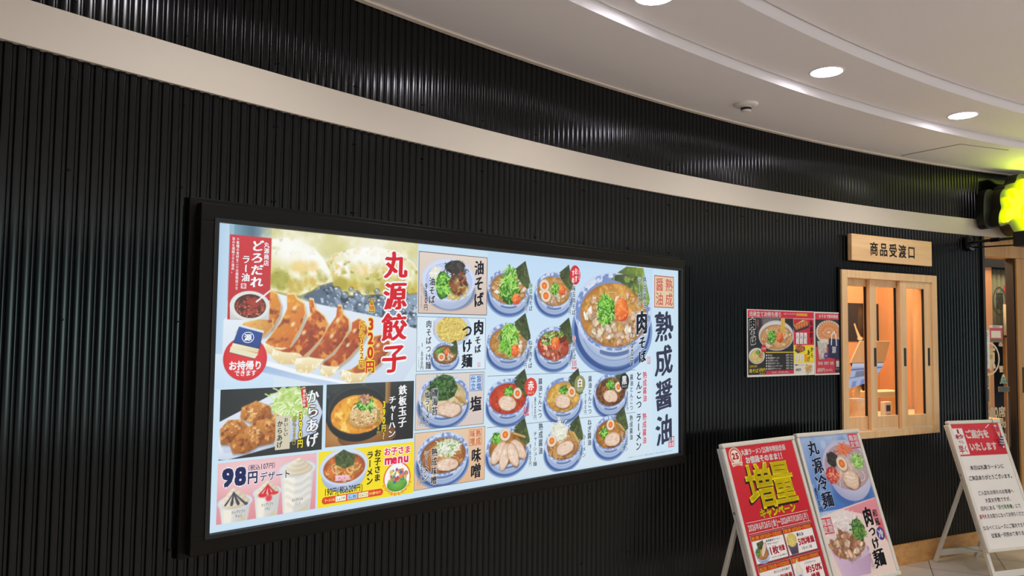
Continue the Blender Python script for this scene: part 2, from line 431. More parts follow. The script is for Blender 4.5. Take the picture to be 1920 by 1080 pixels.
def orange(c, x, y, r):
    c.ell(x, y, r, r*1.05, (255, 150, 70), (215, 70, 25), nz=.16, seed=int(x*5), lit=(-.3, -.4))
    c.mott(x, y, r, r, (255, 190, 120), r*.3, int(x), .55, .75, .8); c.mott(x, y, r, r, (200, 60, 20), r*.35, int(x)+4, .6, .8, .7)
def meats(c, x, y, rx, ry, n, s, cols=((232, 210, 186), (216, 182, 150), (244, 228, 210), (200, 158, 122))):
    for k in range(n):
        p = pt_in(x, y, rx, ry); q = s*rnd.uniform(.7, 1.25); rot = rnd.uniform(0, 3)
        c.ell(p[0]+.12*q, p[1]+.22*q, q, q*.6, (120, 78, 40), rot=rot, nz=.55, ns=q*.5, seed=k, al=.3, soft=3)
        cc = vary(rnd.choice(cols), 14)
        for w in range(3):
            u, v = p[0]+rnd.uniform(-.35, .35)*q, p[1]+rnd.uniform(-.2, .2)*q; t = rnd.choice((.9, .98, 1.06, 1.14))
            c.ell(u, v, q*rnd.uniform(.4, .75), q*rnd.uniform(.22, .42), tuple(min(255, g*t*1.06) for g in cc), tuple(min(255, g*t*.9) for g in cc), rot=rot+rnd.uniform(-.7, .7), nz=.55, ns=q*.35, seed=k*3+w, soft=1.5)
def chashu(c, x, y, rx, ry, rot=0, seed=0):
    c.ell(x+.06*rx, y+.12*ry, rx*1.03, ry*1.04, (90, 50, 25), rot=rot, al=.6, soft=2)
    c.ell(x, y, rx, ry, (238, 214, 194), (206, 158, 122), rot=rot, nz=.16, ns=rx*.6, seed=seed, pw=7)
    c.mott(x, y, rx*.9, ry*.85, (250, 236, 218), rx*.35, seed+5, .5, .75, .8, rot); c.mott(x, y, rx*.9, ry*.85, (214, 170, 142), rx*.25, seed+9, .56, .78, .7, rot)
    for k in range(3):
        v = (k-1)*.4; c_, s_ = math.cos(rot), math.sin(rot)
        P = [(x+(u*rx)*c_-(v*ry+.1*ry*math.sin(u*5+k))*s_, y+(u*rx)*s_+(v*ry+.1*ry*math.sin(u*5+k))*c_) for u in np.linspace(-.65, .65, 7)]
        c.line(P, ry*.07, (216, 172, 142), al=.6)
def menma(c, x, y, L, n=4, a=.6, col=(206, 160, 88)):
    for k in range(n):
        dx = k*L*.16; P = [(x+dx, y+k*L*.05), (x+dx+L*math.cos(a), y+k*L*.05+L*math.sin(a))]
        c.line([(u+.1*L*.3, v+.06*L) for u, v in P], L*.2, (110, 70, 30), al=.6); c.line(P, L*.16, vary(col, 20))
def bowl(c, x, y, r, s1, s2, seed=0, blue=True, saucer=True, white=(238, 243, 252)):
    if saucer:
        c.ell(x-.02*r, y+.31*r, 1.04*r, .73*r, (176, 200, 232), (120, 150, 200), soft=2)
        c.ell(x-.02*r, y+.29*r, .98*r, .69*r, (66, 98, 160), (50, 82, 146), soft=2); c.ell(x+.06*r, y+.42*r, .8*r, .5*r, (140, 168, 212), (78, 110, 170), soft=5, al=.8)
    c.ell(x, y+.24*r, .92*r, .66*r, (240, 245, 252), (150, 172, 212), lit=(.1, -.2), soft=1.5)
    if blue:
        c.line([(x+.86*r*math.cos(t), y+.20*r+.60*r*math.sin(t)) for t in np.linspace(.45, 2.7, 24)], .022*r, (110, 138, 190), al=.6)
        c.line([(x+.84*r*math.cos(t), y+.14*r+.56*r*math.sin(t)) for t in np.linspace(1.15, 2.0, 16)], .07*r, (62, 88, 146), soft=2, al=.75)
        c.line([(x+.80*r*math.cos(t), y+.24*r+.62*r*math.sin(t)) for t in np.linspace(.6, 2.5, 24)], .10*r, (150, 174, 214), soft=9, al=.5)
    c.ell(x, y, r, .66*r, white, (200, 214, 240), pw=5)
    if blue:
        c.mott(x, y, .975*r, .64*r, (104, 132, 192), .09*r, seed+20, .42, .6, .85)
    c.ell(x, y+.035*r, .89*r, .565*r, (150, 172, 214) if blue else (214, 220, 232), (120, 146, 198) if blue else (190, 198, 216), pw=4)
    c.ell(x, y+.045*r, .86*r, .53*r, s1, s2, pw=3)
    c.mott(x, y+.045*r, .85*r, .52*r, tuple(min(255, v*1.18) for v in s1), .22*r, seed+1, .5, .75, .6)
    c.mott(x, y+.045*r, .85*r, .52*r, tuple(v*.8 for v in s2), .16*r, seed+6, .56, .8, .6)
def oil(c, x, y, rx, ry, n, col=(240, 190, 90)):
    for k in range(n):
        p = pt_in(x, y, rx, ry); q = rx*rnd.uniform(.015, .05); c.ell(p[0], p[1], q, q*.8, col, al=.55)
SOUP = ((206, 156, 84), (170, 112, 46))
def meat_ramen(c, x, y, r, seed):
    bowl(c, x, y, r, *SOUP, seed=seed); oil(c, x, y+.05*r, .8*r, .48*r, 40)
    noodles(c, x, y+.1*r, .75*r, .44*r, 14, (228, 186, 112), .035*r, r*.5)
    meats(c, x, y+.08*r, .74*r, .42*r, 26, .15*r)
def tonkotsu(c, x, y, r, s1, s2, seed):
    norirel(c, x, y, r, seed); bowl(c, x, y, r, s1, s2, seed=seed); norirel(c, x, y+.1*r, r, seed)
    oil(c, x, y+.05*r, .8*r, .48*r, 60, tuple(min(255, v*1.3) for v in s1))
    negi(c, x+.02*r, y-.2*r, .21*r, 40, .8); egg(c, x+.44*r, y-.12*r, .21*r, .5)
    chashu(c, x-.04*r, y+.2*r, .42*r, .25*r, .12, seed)

# ------------------------------------------------------------------ lettering (vector glyphs)
_fc = bpy.data.curves.new('glyph', 'FONT'); _fc.size = 1.0; _fc.resolution_u = 2
_fo = bpy.data.objects.new('glyph', _fc); COL.objects.link(_fo)
_GC = {}
def glyph(ch):
    if ch not in _GC:
        _fc.body = ch; bpy.context.view_layer.update()
        me = bpy.data.meshes.new_from_object(_fo.evaluated_get(bpy.context.evaluated_depsgraph_get()))
        v = np.array([(p.co.x, p.co.y) for p in me.vertices]) if len(me.vertices) else np.zeros((0, 2))
        f = [tuple(p.vertices) for p in me.polygons]; bpy.data.meshes.remove(me)
        _GC[ch] = (v, f)
    return _GC[ch]
ROT = set('ー〜～（）()【】「」…―-')
class Ink:
    def __init__(s): s.v = []; s.f = []; s.c = []; s.n = 0
    def add(s, P, faces, col, lv):
        P = np.asarray(P, float); k = s.n
        s.v.append(np.column_stack([P, np.full(len(P), lv, float)])); s.f += [tuple(i+k for i in f) for f in faces]
        s.c.append(np.tile(np.array(lin(col)+[1]), (len(P), 1))); s.n += len(P)
    def rect(s, x0, y0, x1, y1, col, lv=1): s.add([(x0, y0), (x1, y0), (x1, y1), (x0, y1)], [(0, 1, 2, 3)], col, lv)
    def poly(s, P, col, lv=1): s.add(P, [tuple(range(len(P)))], col, lv)
    def box(s, x0, y0, x1, y1, w, col, lv=1):
        s.rect(x0, y0, x1, y0+w, col, lv); s.rect(x0, y1-w, x1, y1, col, lv); s.rect(x0, y0, x0+w, y1, col, lv); s.rect(x1-w, y0, x1, y1, col, lv)
    def ell(s, x, y, rx, ry, col, lv=1, n=48): s.add([(x+rx*math.cos(6.28319*k/n), y+ry*math.sin(6.28319*k/n)) for k in range(n)], [tuple(range(n))], col, lv)
    def ring(s, x, y, rx, ry, w, col, lv=1, n=48):
        P = [(x+(rx-q)*math.cos(6.28319*k/n), y+(ry-q)*math.sin(6.28319*k/n)) for q in (0, w) for k in range(n)]
        s.add(P, [(k, (k+1) % n, n+(k+1) % n, n+k) for k in range(n)], col, lv)
    def line(s, P, w, col, lv=1):
        for (x1, y1), (x2, y2) in zip(P[:-1], P[1:]):
            L = math.hypot(x2-x1, y2-y1) or 1; nx, ny = -(y2-y1)/L*w/2, (x2-x1)/L*w/2
            s.poly([(x1+nx, y1+ny), (x2+nx, y2+ny), (x2-nx, y2-ny), (x1-nx, y1-ny)], col, lv)
    def ch(s, ch, x, y, w, h, col, b=0, ol=None, olw=.07, lv=3, brush=0, rot=False, ang=0):
        v, f = glyph(ch)
        if not len(v): return
        if ord(ch) < 0x2000:
            cx, cy = (v[:, 0].min()+v[:, 0].max())/2, .36; sx = w*1.25; sy = h*1.25
            if ch in ',.': cx = .15
        else: cx, cy, sx, sy = .5, .38, w, h
        u = v-np.array([cx, cy])
        if rot: u = np.column_stack([u[:, 1], -u[:, 0]])
        if brush:
            u = np.column_stack([u[:, 0]*(1+.05*math.sin(ord(ch)))+brush*.03*np.sin(u[:, 1]*8+ord(ch)), u[:, 1]+brush*.13*u[:, 0]+brush*.025*np.sin(u[:, 0]*9+ord(ch)*2)])
        def place(dx, dy):
            px, py = (u[:, 0]+dx)*sx, -(u[:, 1]+dy)*sy
            if ang: px, py = px*math.cos(ang)-py*math.sin(ang), px*math.sin(ang)+py*math.cos(ang)
            return np.column_stack([x+px, y+py])
        if ol is not None:
            q = b+olw
            for k in range(8): s.add(place(q*math.cos(k*.7854), q*math.sin(k*.7854)), f, ol, lv-1)
        sh = [(0, 0)] if not b else ([(-b, -b), (b, -b), (-b, b), (b, b)] if b < .045 else [(-b, -b), (b, -b), (-b, b), (b, b), (0, 0), (b, 0), (-b, 0)])
        if brush: sh = [(-b*1.3, -b*.5), (b*1.3, b*.2), (0, b*.7), (-b*.5, 0), (b*.6, -b*.4)]
        for dx, dy in sh: s.add(place(dx, dy), f, col, lv)
    def vt(s, t, x, y0, y1, w, col, b=0, ol=None, olw=.07, lv=3, brush=0, cols=None, fill=.97):
        n = len(t); p = (y1-y0)/n
        for k, c in enumerate(t):
            if c == ' ': continue
            small = c in 'ャュョッァィゃゅょっ'
            s.ch(c, x+(w*.1 if small else 0), y0+p*(k+.5)-(p*.08 if small else 0), w, p*fill, (cols or {}).get(k, col), b, ol, olw, lv, brush, c in ROT)
    def ht(s, t, x0, x1, y, h, col, b=0, ol=None, olw=.07, lv=3, brush=0, cols=None, slope=0):
        wd = [(.56 if ord(c) < 0x2000 else 1.0) for c in t]; k = (x1-x0)/sum(wd); x = x0
        for i, c in enumerate(t):
            w = wd[i]*k
            if c != ' ':
                ww = w if ord(c) >= 0x2000 else k*.8
                s.ch(c, x+w/2, y+slope*(x-x0), ww, h, (cols or {}).get(i, col), b, ol, olw, lv, brush)
            x += w
    def build(s, name, m, parent, PW, PH, off, lab=None):
        v = np.concatenate(s.v); c = np.concatenate(s.c)
        co = np.column_stack([(v[:, 0]-PW/2)/100, -(off+.00012*v[:, 2]), (PH/2-v[:, 1])/100])
        o = mesh(name, co.tolist(), s.f, m, parent, cols=c)
        if lab: o['label'] = lab
        return o

# ------------------------------------------------------------------ the backlit menu board
PW, PH = 244.4, 94.68
board = thing('menu_lightbox', 'long backlit menu board with food pictures in a black frame on the ribbed wall', 'menu board', (-.0203, 3.1805, 1.3937), math.radians(42.97))
def ring_frame(mb, x0, x1, z0, z1, w, y0, y1):
    wl, wr, wb, wt = w
    mb.box(x0-wl, x1+wr, y0, y1, z1, z1+wt); mb.box(x0-wl, x1+wr, y0, y1, z0-wb, z0)
    mb.box(x0-wl, x0, y0, y1, z0, z1); mb.box(x1, x1+wr, y0, y1, z0, z1); return mb
hw, hh = PW/200, PH/200
ring_frame(MB(), -hw, hw, -hh, hh, (.055, .04, .055, .055), -.018, .02).build('frame', M['frame_black'], board, bevel=.002)
ring_frame(MB(), -hw, hw, -hh, hh, (.014, .012, .012, .012), -.022, -.012).build('inner_bezel', M['black'], board)
MB().box(-hw-.075, hw+.05, .024, .062, -hh-.07, hh+.075).build('back_box', M['frame_black'], board, bevel=.002)
lp = mesh('light_panel', [(-hw, -.0002, -hh), (hw, -.0002, -hh), (hw, -.0002, hh), (-hw, -.0002, hh)], [(0, 1, 2, 3)], M['lit'], board, cols=np.tile(np.array(lin((206, 231, 248))+[1]), (4, 1)))
lp['label'] = 'bluish white backlit panel'
WHITE = (206, 231, 248); RED = (206, 34, 48); INK = (26, 30, 44); NAVY = (32, 44, 92)
OFFP, OFFT = .0012, .0016
OUT = (214, 234, 248)

def gyoza_picture():
    c = Cv(0, 0, 76.3, 51.3, 5.2, (216, 232, 244))
    c.rect(0, 0, 76.3, 24, (150, 186, 206), (196, 216, 226), True); c.rect(0, 0, 4, 51.3, (178, 208, 236), (196, 220, 240), True)
    c.rect(5.5, 0, 11, 9, (112, 158, 176), (62, 92, 112), True, .75); c.rect(11, 0, 19, 9, (62, 92, 112), (200, 214, 210), True, .8)
    c.rect(18, 0, 76.3, 24, (226, 226, 196), (206, 208, 150))
    c.ell(34, 1, 16, 7, (238, 236, 206), (206, 200, 120), soft=20); c.ell(58, 0, 24, 6, (240, 236, 208), (214, 206, 130), soft=20)
    c.mott(45, 4, 32, 9, (250, 246, 226), 5, 3, .4, .8, .8)
    dl = [(17.8,3.6),(22.9,2.6),(27.8,3.0),(32.9,5.1),(37.0,9.0),(39.8,13.5),(40.5,16.1),(36.1,17.4),(32.7,19.6),(28.3,21.6),(23.4,21.0),(17.3,20.0)]
    dr = [(37.7,10.0),(41.1,6.6),(47.7,4.2),(57.1,3.1),(67.0,4.0),(74.0,7.5),(77,10.8),(77,18.3),(67.4,19.8),(59.4,19.6),(51.8,20.4),(45.7,20.7),(40.8,17.2),(39.5,13.0)]
    pan = [(27.2,21.4),(32.7,18.6),(39.6,15.2),(45.7,18.7),(54.3,18.6),(77,17.4),(77,33),(60.9,30),(42.2,27)]
    c.poly(pan, (74, 92, 116), (150, 172, 196), g=(1, .4), soft=6, mott=[((34, 42, 58), 2.4, 3, .5, .7, .8), ((206, 220, 232), 1.6, 9, .55, .72, .8)])
    for P, sd, cx0, cy0 in ((dr, 5, 57, 8), (dl, 11, 27, 9)):
        c.poly([(x+.2, y+.5) for x, y in P], (150, 126, 30), soft=5, al=.8)
        c.poly(P, (252, 252, 242), (198, 186, 70), g=(.05, 1), soft=3, mott=[((255, 255, 250), 5.5, sd, .42, .7, .9), ((182, 160, 36), 3.2, sd+4, .56, .78, .75), ((232, 190, 96), 2.8, sd+8, .6, .8, .7), ((146, 134, 30), 1.8, sd+14, .64, .84, .6)])
        c.ell(cx0-1, cy0-1.5, 9, 4.2, (255, 255, 252), soft=18, al=.75, rot=.15)
    for x, y, rx, ry, cl in ((21, 16.5, 3.6, 3.2, (150, 146, 30)), (26.5, 18.2, 2.6, 2.4, (190, 156, 30)), (32, 16.8, 2.6, 2.2, (206, 176, 60)), (36.5, 15, 2, 1.6, (170, 156, 40)), (44, 17, 3.2, 2.4, (170, 150, 30)), (50, 17.6, 2.6, 2.2, (206, 170, 40)), (56, 17.8, 3, 2, (160, 146, 36)), (62, 17, 2.6, 2.2, (200, 170, 50)), (69, 16.4, 3, 2.4, (176, 156, 40)), (28, 12, 3, 2, (246, 206, 120)), (33, 11.4, 2.4, 2, (240, 200, 110)), (52, 11.5, 3, 2, (246, 210, 130)), (64, 11, 3, 2, (240, 206, 120))):
        c.ell(x, y, rx, ry, cl, soft=8, al=.65, nz=.25, seed=int(x))
    for P in (dl, dr): c.line(P[3:8], .5, (255, 255, 250), soft=3, al=.7)
    for x0, y0, x1, y1 in ((22, 5, 31, 9), (31, 7, 37, 14), (46, 7, 52, 12), (60, 6, 66, 12), (67, 8, 72, 13)):
        c.line([(x0, y0), ((x0+x1)/2+1, (y0+y1)/2-1.0), (x1, y1)], 1.6, (255, 255, 250), soft=12, al=.6)
    for x0, y0, x1, y1 in ((24, 12, 27, 19), (31, 13, 32, 19), (50, 12, 51, 18), (57, 11, 58, 18), (64, 12, 65, 18), (71, 11, 71, 17)): c.line([(x0, y0), (x1, y1)], .8, (236, 230, 180), soft=8, al=.6)
    for k in range(70):
        x, y = rnd.uniform(38, 76), rnd.uniform(18.5, 29)
        r = rnd.uniform(.5, 2.0); c.ell(x, y, r, r*.85, (150, 172, 198), (58, 70, 92), soft=1.5, al=.75, lit=(.2, .3)); c.ell(x-.3*r, y-.35*r, r*.3, r*.22, (240, 246, 252), soft=2, al=.9)
    plate = [(15,20.0),(31.7,23.5),(61.6,28.3),(76.3,32.1),(76.3,44),(70.6,51.5),(48.8,51.3),(31.2,47.3),(16.6,42.9),(3,42),(3,30)]
    c.poly(plate, (236, 242, 250), (206, 220, 238), g=(.2, 1), soft=2)
    c.rect(.0, 40.5, 20, 51.3, (222, 236, 248), (200, 226, 250), False, .9)
    c.poly([(16.7,44.4),(31.2,48.5),(47.6,51.6),(60,54),(47.6,54),(16,46.5)], (158, 186, 226), (214, 228, 246), g=(0, 1), soft=2)
    c.poly([(16.6,42.6),(31.2,47.0),(48,51.0),(48,51.9),(31.2,48.3),(16.6,44.2)], (244, 248, 254), soft=1)
    G = dict(
     a=[(17.8,20.3),(20.2,21.2),(21.7,24.6),(21.4,28.1),(19.9,31.1),(18.1,32.6)],
     b=[(7.3,33.7),(9.7,30.8),(14.7,29.5),(18.8,29.6),(19.2,32.1),(16.4,34.6),(11.8,36.1)],
     c=[(23.9,21.5),(26.4,21.2),(27.5,22.9),(30.0,24.3),(30.5,27.4),(29.1,31.5),(26.5,36.1),(25.0,39.1),(21.7,39.5),(17.5,39.0),(16.7,37.5),(18.5,35.1),(22.0,30.6),(24.1,26.0)],
     d=[(31.8,22.7),(33.3,22.9),(34.0,25.8),(37.5,28.3),(38.9,30.9),(37.7,34.5),(33.2,39.1),(30.0,41.7),(26.7,42.6),(22.3,42.0),(19.7,40.5),(19.9,39.0),(22.3,39.5),(26.0,38.6),(28.7,35.1),(30.8,30.5),(32.4,27.3)],
     e=[(42.6,24.5),(44.1,24.7),(44.6,27.1),(47.0,29.2),(47.3,32.3),(44.8,36.6),(40.8,40.8),(36.8,43.3),(33.4,44.3),(28.1,43.4),(27.8,42.1),(32.2,41.7),(36.6,37.1),(39.4,31.9),(42.2,28.2)],
     f=[(48.6,30.2),(51.1,28.8),(52.0,29.1),(54.3,31.2),(54.9,33.4),(52.2,37.7),(47.4,42.5),(42.7,45.5),(39.2,46.2),(37.1,45.4),(37.9,43.8),(42.0,41.3),(45.4,36.6),(48.4,32.9)],
     g=[(57.8,35.0),(61.7,34.4),(64.4,37.2),(63.8,40.5),(60.0,44.9),(55.0,48.0),(50.0,49.4),(45.7,49.0),(44.8,47.2),(48.7,46.5),(53.6,43.6),(56.7,39.3)])
    D = dict(c=[(16.4,37),(20,38.6),(25.4,39),(24.6,41.2),(20.5,41.4),(16.6,40.2)], d=[(19.5,39.0),(22.8,40.1),(28.8,40.6),(30.2,41.9),(26.7,44.4),(21.9,43.9),(19.0,41.9)], e=[(27.6,42.1),(32.2,41.9),(37.9,42.8),(35.7,45.5),(32.3,47.4),(28.1,46.8),(27.2,44.2)], f=[(37.1,44.6),(40.3,45.2),(43.9,45.3),(42.1,47.9),(39.2,49.0),(36.6,47.6)], g=[(45.0,46.4),(50.6,47.9),(56.2,47.5),(53.8,51),(47.6,51.2),(44.6,49.5)])
    cols = dict(a=((240,170,60),(196,110,30)), b=((236,190,100),(206,140,60)), c=((232,160,52),(206,104,26)), d=((206,96,24),(150,46,14)), e=((212,104,28),(150,48,14)), f=((206,96,26),(158,54,18)), g=((206,110,40),(166,70,26)))
    for k in 'abcdefg':
        P = G[k]; ctr = np.mean(P, 0)
        sh = [(x+.8, y+.9) for x, y in P]; c.poly(sh, (150, 120, 90), soft=5, al=.55)
        fr = [(ctr[0]+(x-ctr[0])*1.07, ctr[1]+(y-ctr[1])*1.06) for x, y in P]; c.poly(fr, (248, 226, 170), (226, 178, 96), g=(.3, 1), soft=2)
        sd = ord(k); c1, c2 = cols[k]
        c.poly(P, c1, c2, g=(.5, .6), soft=2.5, mott=[((250, 186, 84), 2.6, sd, .52, .75, .75), ((118, 34, 10), 3.0, sd+5, .56, .8, .75), ((226, 120, 30), 1.2, sd+8, .5, .8, .5)])
        if k in 'cdefg':
            a, b = np.array(P[1]), np.array(P[len(P)//2]); m = (a+b)/2+np.array([1.2, -.5])
            for t in (.25, .55): q = a*(1-t)+b*t; c.ell(q[0]+.6, q[1], .9, .6, (255, 232, 190), soft=3, al=.8, rot=-.8)
        if k in D: c.poly(D[k], (250, 240, 206), (226, 196, 130), g=(0, 1), soft=2, mott=[((255, 252, 236), 1.5, sd, .5, .7, .8)])
    # chilli oil label with the open pot
    c.rect(4.2, 3.25, 18, 29.8, (208, 44, 56), (188, 26, 40))
    c.poly([(5.0,29.8),(4.9,26.5),(5.2,24),(17.9,23.5),(17.9,29.8)], (238, 238, 232), (206, 206, 204), g=(0, 1))
    c.ell(11.4, 25.4, 6.6, 4.7, (246, 246, 242), (226, 226, 222)); c.ell(11.5, 25.5, 5.2, 3.8, (84, 20, 18), (60, 16, 16))
    c.mott(11.5, 25.7, 4.9, 3.4, (190, 60, 40), .8, 4, .45, .65, .9); c.mott(11.5, 25.7, 4.9, 3.4, (240, 150, 110), .5, 14, .6, .75, .8); c.ell(12.6, 24.3, 2.3, 1.5, (176, 56, 36), (150, 40, 30), nz=.3)
    c.line([(13.5, 24), (17.9, 20.4)], .55, (240, 240, 240))
    # takeaway seal with the wrapped pack
    c.ell(10.4, 42.1, 7.15, 7.0, (224, 34, 46), (206, 22, 36), pw=6)
    c.poly([(5.5,38.3),(14.6,40.6),(13.4,42.2),(5.2,40.1)], (236, 228, 196), soft=1); c.poly([(6.3,37),(14.9,38.8),(14.4,40.4),(5.6,38.6)], (250, 244, 214), (220, 206, 160), g=(0, 1)); c.poly([(8.4,31.4),(16.3,33.3),(16.0,34.2),(8.1,32.4)], (226, 232, 240))
    c.poly([(8.0,32.0),(15.7,33.9),(14.8,38.9),(6.3,37.0)], (38, 76, 158), (30, 60, 140), g=(0, 1)); c.line([(14.9,38.9),(15.7,34)], .25, (20, 30, 70)); c.line([(6.3,37),(14.8,38.9)], .3, (20, 30, 70)); c.line([(5.2,40.1),(13.4,42.2)], .2, (60, 60, 60))
    p = c.build('gyoza_picture', M['lit'], board, PW, PH, OFFP, 'picture of pan fried dumplings on a white plate')
    k = Ink()
    WH = (244, 246, 250)
    k.vt('どろだれ', 13.3, 4.2, 19.6, 4.3, WH, .035, brush=.7); k.vt('ラー油', 9.6, 9.3, 17.9, 2.9, WH, .03, brush=.5); k.vt('丸源商店', 16.35, 4.6, 12.4, 1.9, WH, .02)
    k.vt('十数種の食材を二十日間熟成させ', 6.8, 4.0, 20.6, 1.0, WH, .01); k.vt('旨みを凝縮させた逸品。', 5.4, 4.0, 15.4, 1.0, WH, .01)
    k.box(8.2, 18.4, 9.9, 20.0, .16, WH, 2); k.vt('丸源', 8.6, 18.5, 19.9, .7, WH); k.vt('商店', 9.45, 18.5, 19.9, .7, WH)
    k.vt('丸源餃子', 66.3, 3.0, 48.6, 10.6, (214, 30, 44), .034, (250, 250, 252), .05, brush=.55, fill=.93)
    Y = (250, 226, 60); RB = (188, 54, 30)
    k.vt('【6個】', 56.4, 20.6, 27.3, 2.4, RB, .02, Y, .09); k.vt('320円', 56.2, 28.0, 48.2, 3.9, (206, 44, 26), .035, Y, .08, fill=.9)
    k.vt('（税込352円）', 52.7, 27.8, 48.0, 2.4, RB, .01, Y, .09, fill=.9)
    k.ht('お持帰り', 5.0, 16.0, 44.2, 3.0, WH, .03); k.ht('できます', 6.9, 14.1, 46.6, 2.0, WH, .02)
    k.ring(11.0, 35.4, 2.0, 1.75, .22, WH, 2); k.ch('源', 11.0, 35.4, 2.5, 2.2, WH, .03)
    k.build('lettering', M['lit'], p, PW, PH, OFFT)
gyoza_picture()

def chicken_picture():
    c = Cv(2.8, 51.5, 37.9, 73.1, 5.2, (34, 34, 38))
    c.rect(2.8, 51.5, 37.9, 60, (26, 28, 32), (46, 46, 50), True)
    c.poly([(2.6,61.4),(20.9,53.2),(28.1,51.6),(35.8,56.4),(37.9,60.5),(35.6,67.2),(25.5,69.8),(5.4,73.2),(2.6,72.7)], (228, 236, 248), (186, 200, 226), g=(.3, 1))
    c.poly([(2.6,66),(4.5,71),(12,71.5),(25,68),(25,69),(5.4,73.2),(2.6,72.7)], (246, 250, 255), (206, 216, 236), g=(0, 1), soft=2)
    cab = [(19.3,58.3),(22.4,52.3),(27.6,51.6),(31.4,54.2),(33.2,58.7),(30.5,62.0),(25.3,62.6),(21.1,60.8)]
    c.poly(cab, (206, 226, 150), (160, 196, 90), g=(0, 1), soft=3)
    leaves(c, 26.3, 57.2, 6.2, 5.0, 150, [(226, 240, 180), (196, 222, 130), (240, 248, 212), (166, 206, 96)], 4.2, .45, .7)
    c.ell(35, 60.5, 1.4, 1.2, (120, 60, 40), (90, 40, 30))
    for P, sd in (([(18,60.5),(21.5,60),(23.5,63),(22.5,67),(19,68)], 5), ([(9.6,57.3),(14.4,55.5),(19.0,57.4),(19.8,60.7),(16.6,62.4),(12.2,62.1),(9.3,60.5)], 1), ([(3.0,63.7),(5.5,61.1),(9.8,61.0),(11.8,63.4),(10.4,66.6),(7.1,68.6),(3.4,68.2)], 2), ([(6.2,68.5),(8.3,66),(10.3,64.7),(13,62.8),(15.1,61.8),(18,61.4),(20.1,61.7),(21.5,63.8),(21.8,66.1),(20.3,69.3),(15.4,69.8),(12,71.4),(10.6,71.6),(7.2,71.3)], 3)):
        c.poly([(x+.3, y+.5) for x, y in P], (60, 30, 14), soft=5, al=.5)
        c.poly(P, (222, 150, 72), (150, 82, 28), g=(.35, 1), soft=2.5, mott=[((246, 196, 120), 1.5, sd, .52, .72, .8), ((116, 54, 16), 1.3, sd+6, .55, .75, .8), ((190, 106, 40), .7, sd+9, .5, .7, .5)])
        c.mott(np.mean(P, 0)[0]-.6, np.mean(P, 0)[1]-1.2, 2.4, 1.6, (252, 220, 160), .6, sd+3, .55, .7, .8)
    p = c.build('fried_chicken_picture', M['lit'], board, PW, PH, OFFP, 'picture of fried chicken with shredded cabbage')
    k = Ink(); WH = (244, 246, 248); Y = (246, 226, 40)
    k.vt('からあげ', 34.2, 52.6, 72.0, 4.7, WH, .03, (30, 30, 34), .05, brush=.6)
    k.poly([(29.6,52.3),(31.3,52.1),(32.3,58.5),(30.6,58.8)], (206, 30, 44), 1); k.vt('手仕込み', 30.95, 52.6, 58.4, 1.2, WH, .02)
    k.vt('390円', 29.9, 60, 71.8, 2.1, Y, .03, (20, 20, 22), .08); k.vt('（税込429円）', 27.7, 60.3, 71.5, 1.35, (240, 222, 90), .0, (20, 20, 22), .08)
    k.rect(21.1, 60.8, 26.2, 71.7, (214, 206, 180), 1); k.vt('おいしい', 24.7, 61.4, 67.6, 1.5, INK, .02, brush=.5); k.vt('からあげ', 22.6, 62.2, 71.2, 2.0, INK, .025, brush=.5)
    k.build('lettering', M['lit'], p, PW, PH, OFFT)
chicken_picture()

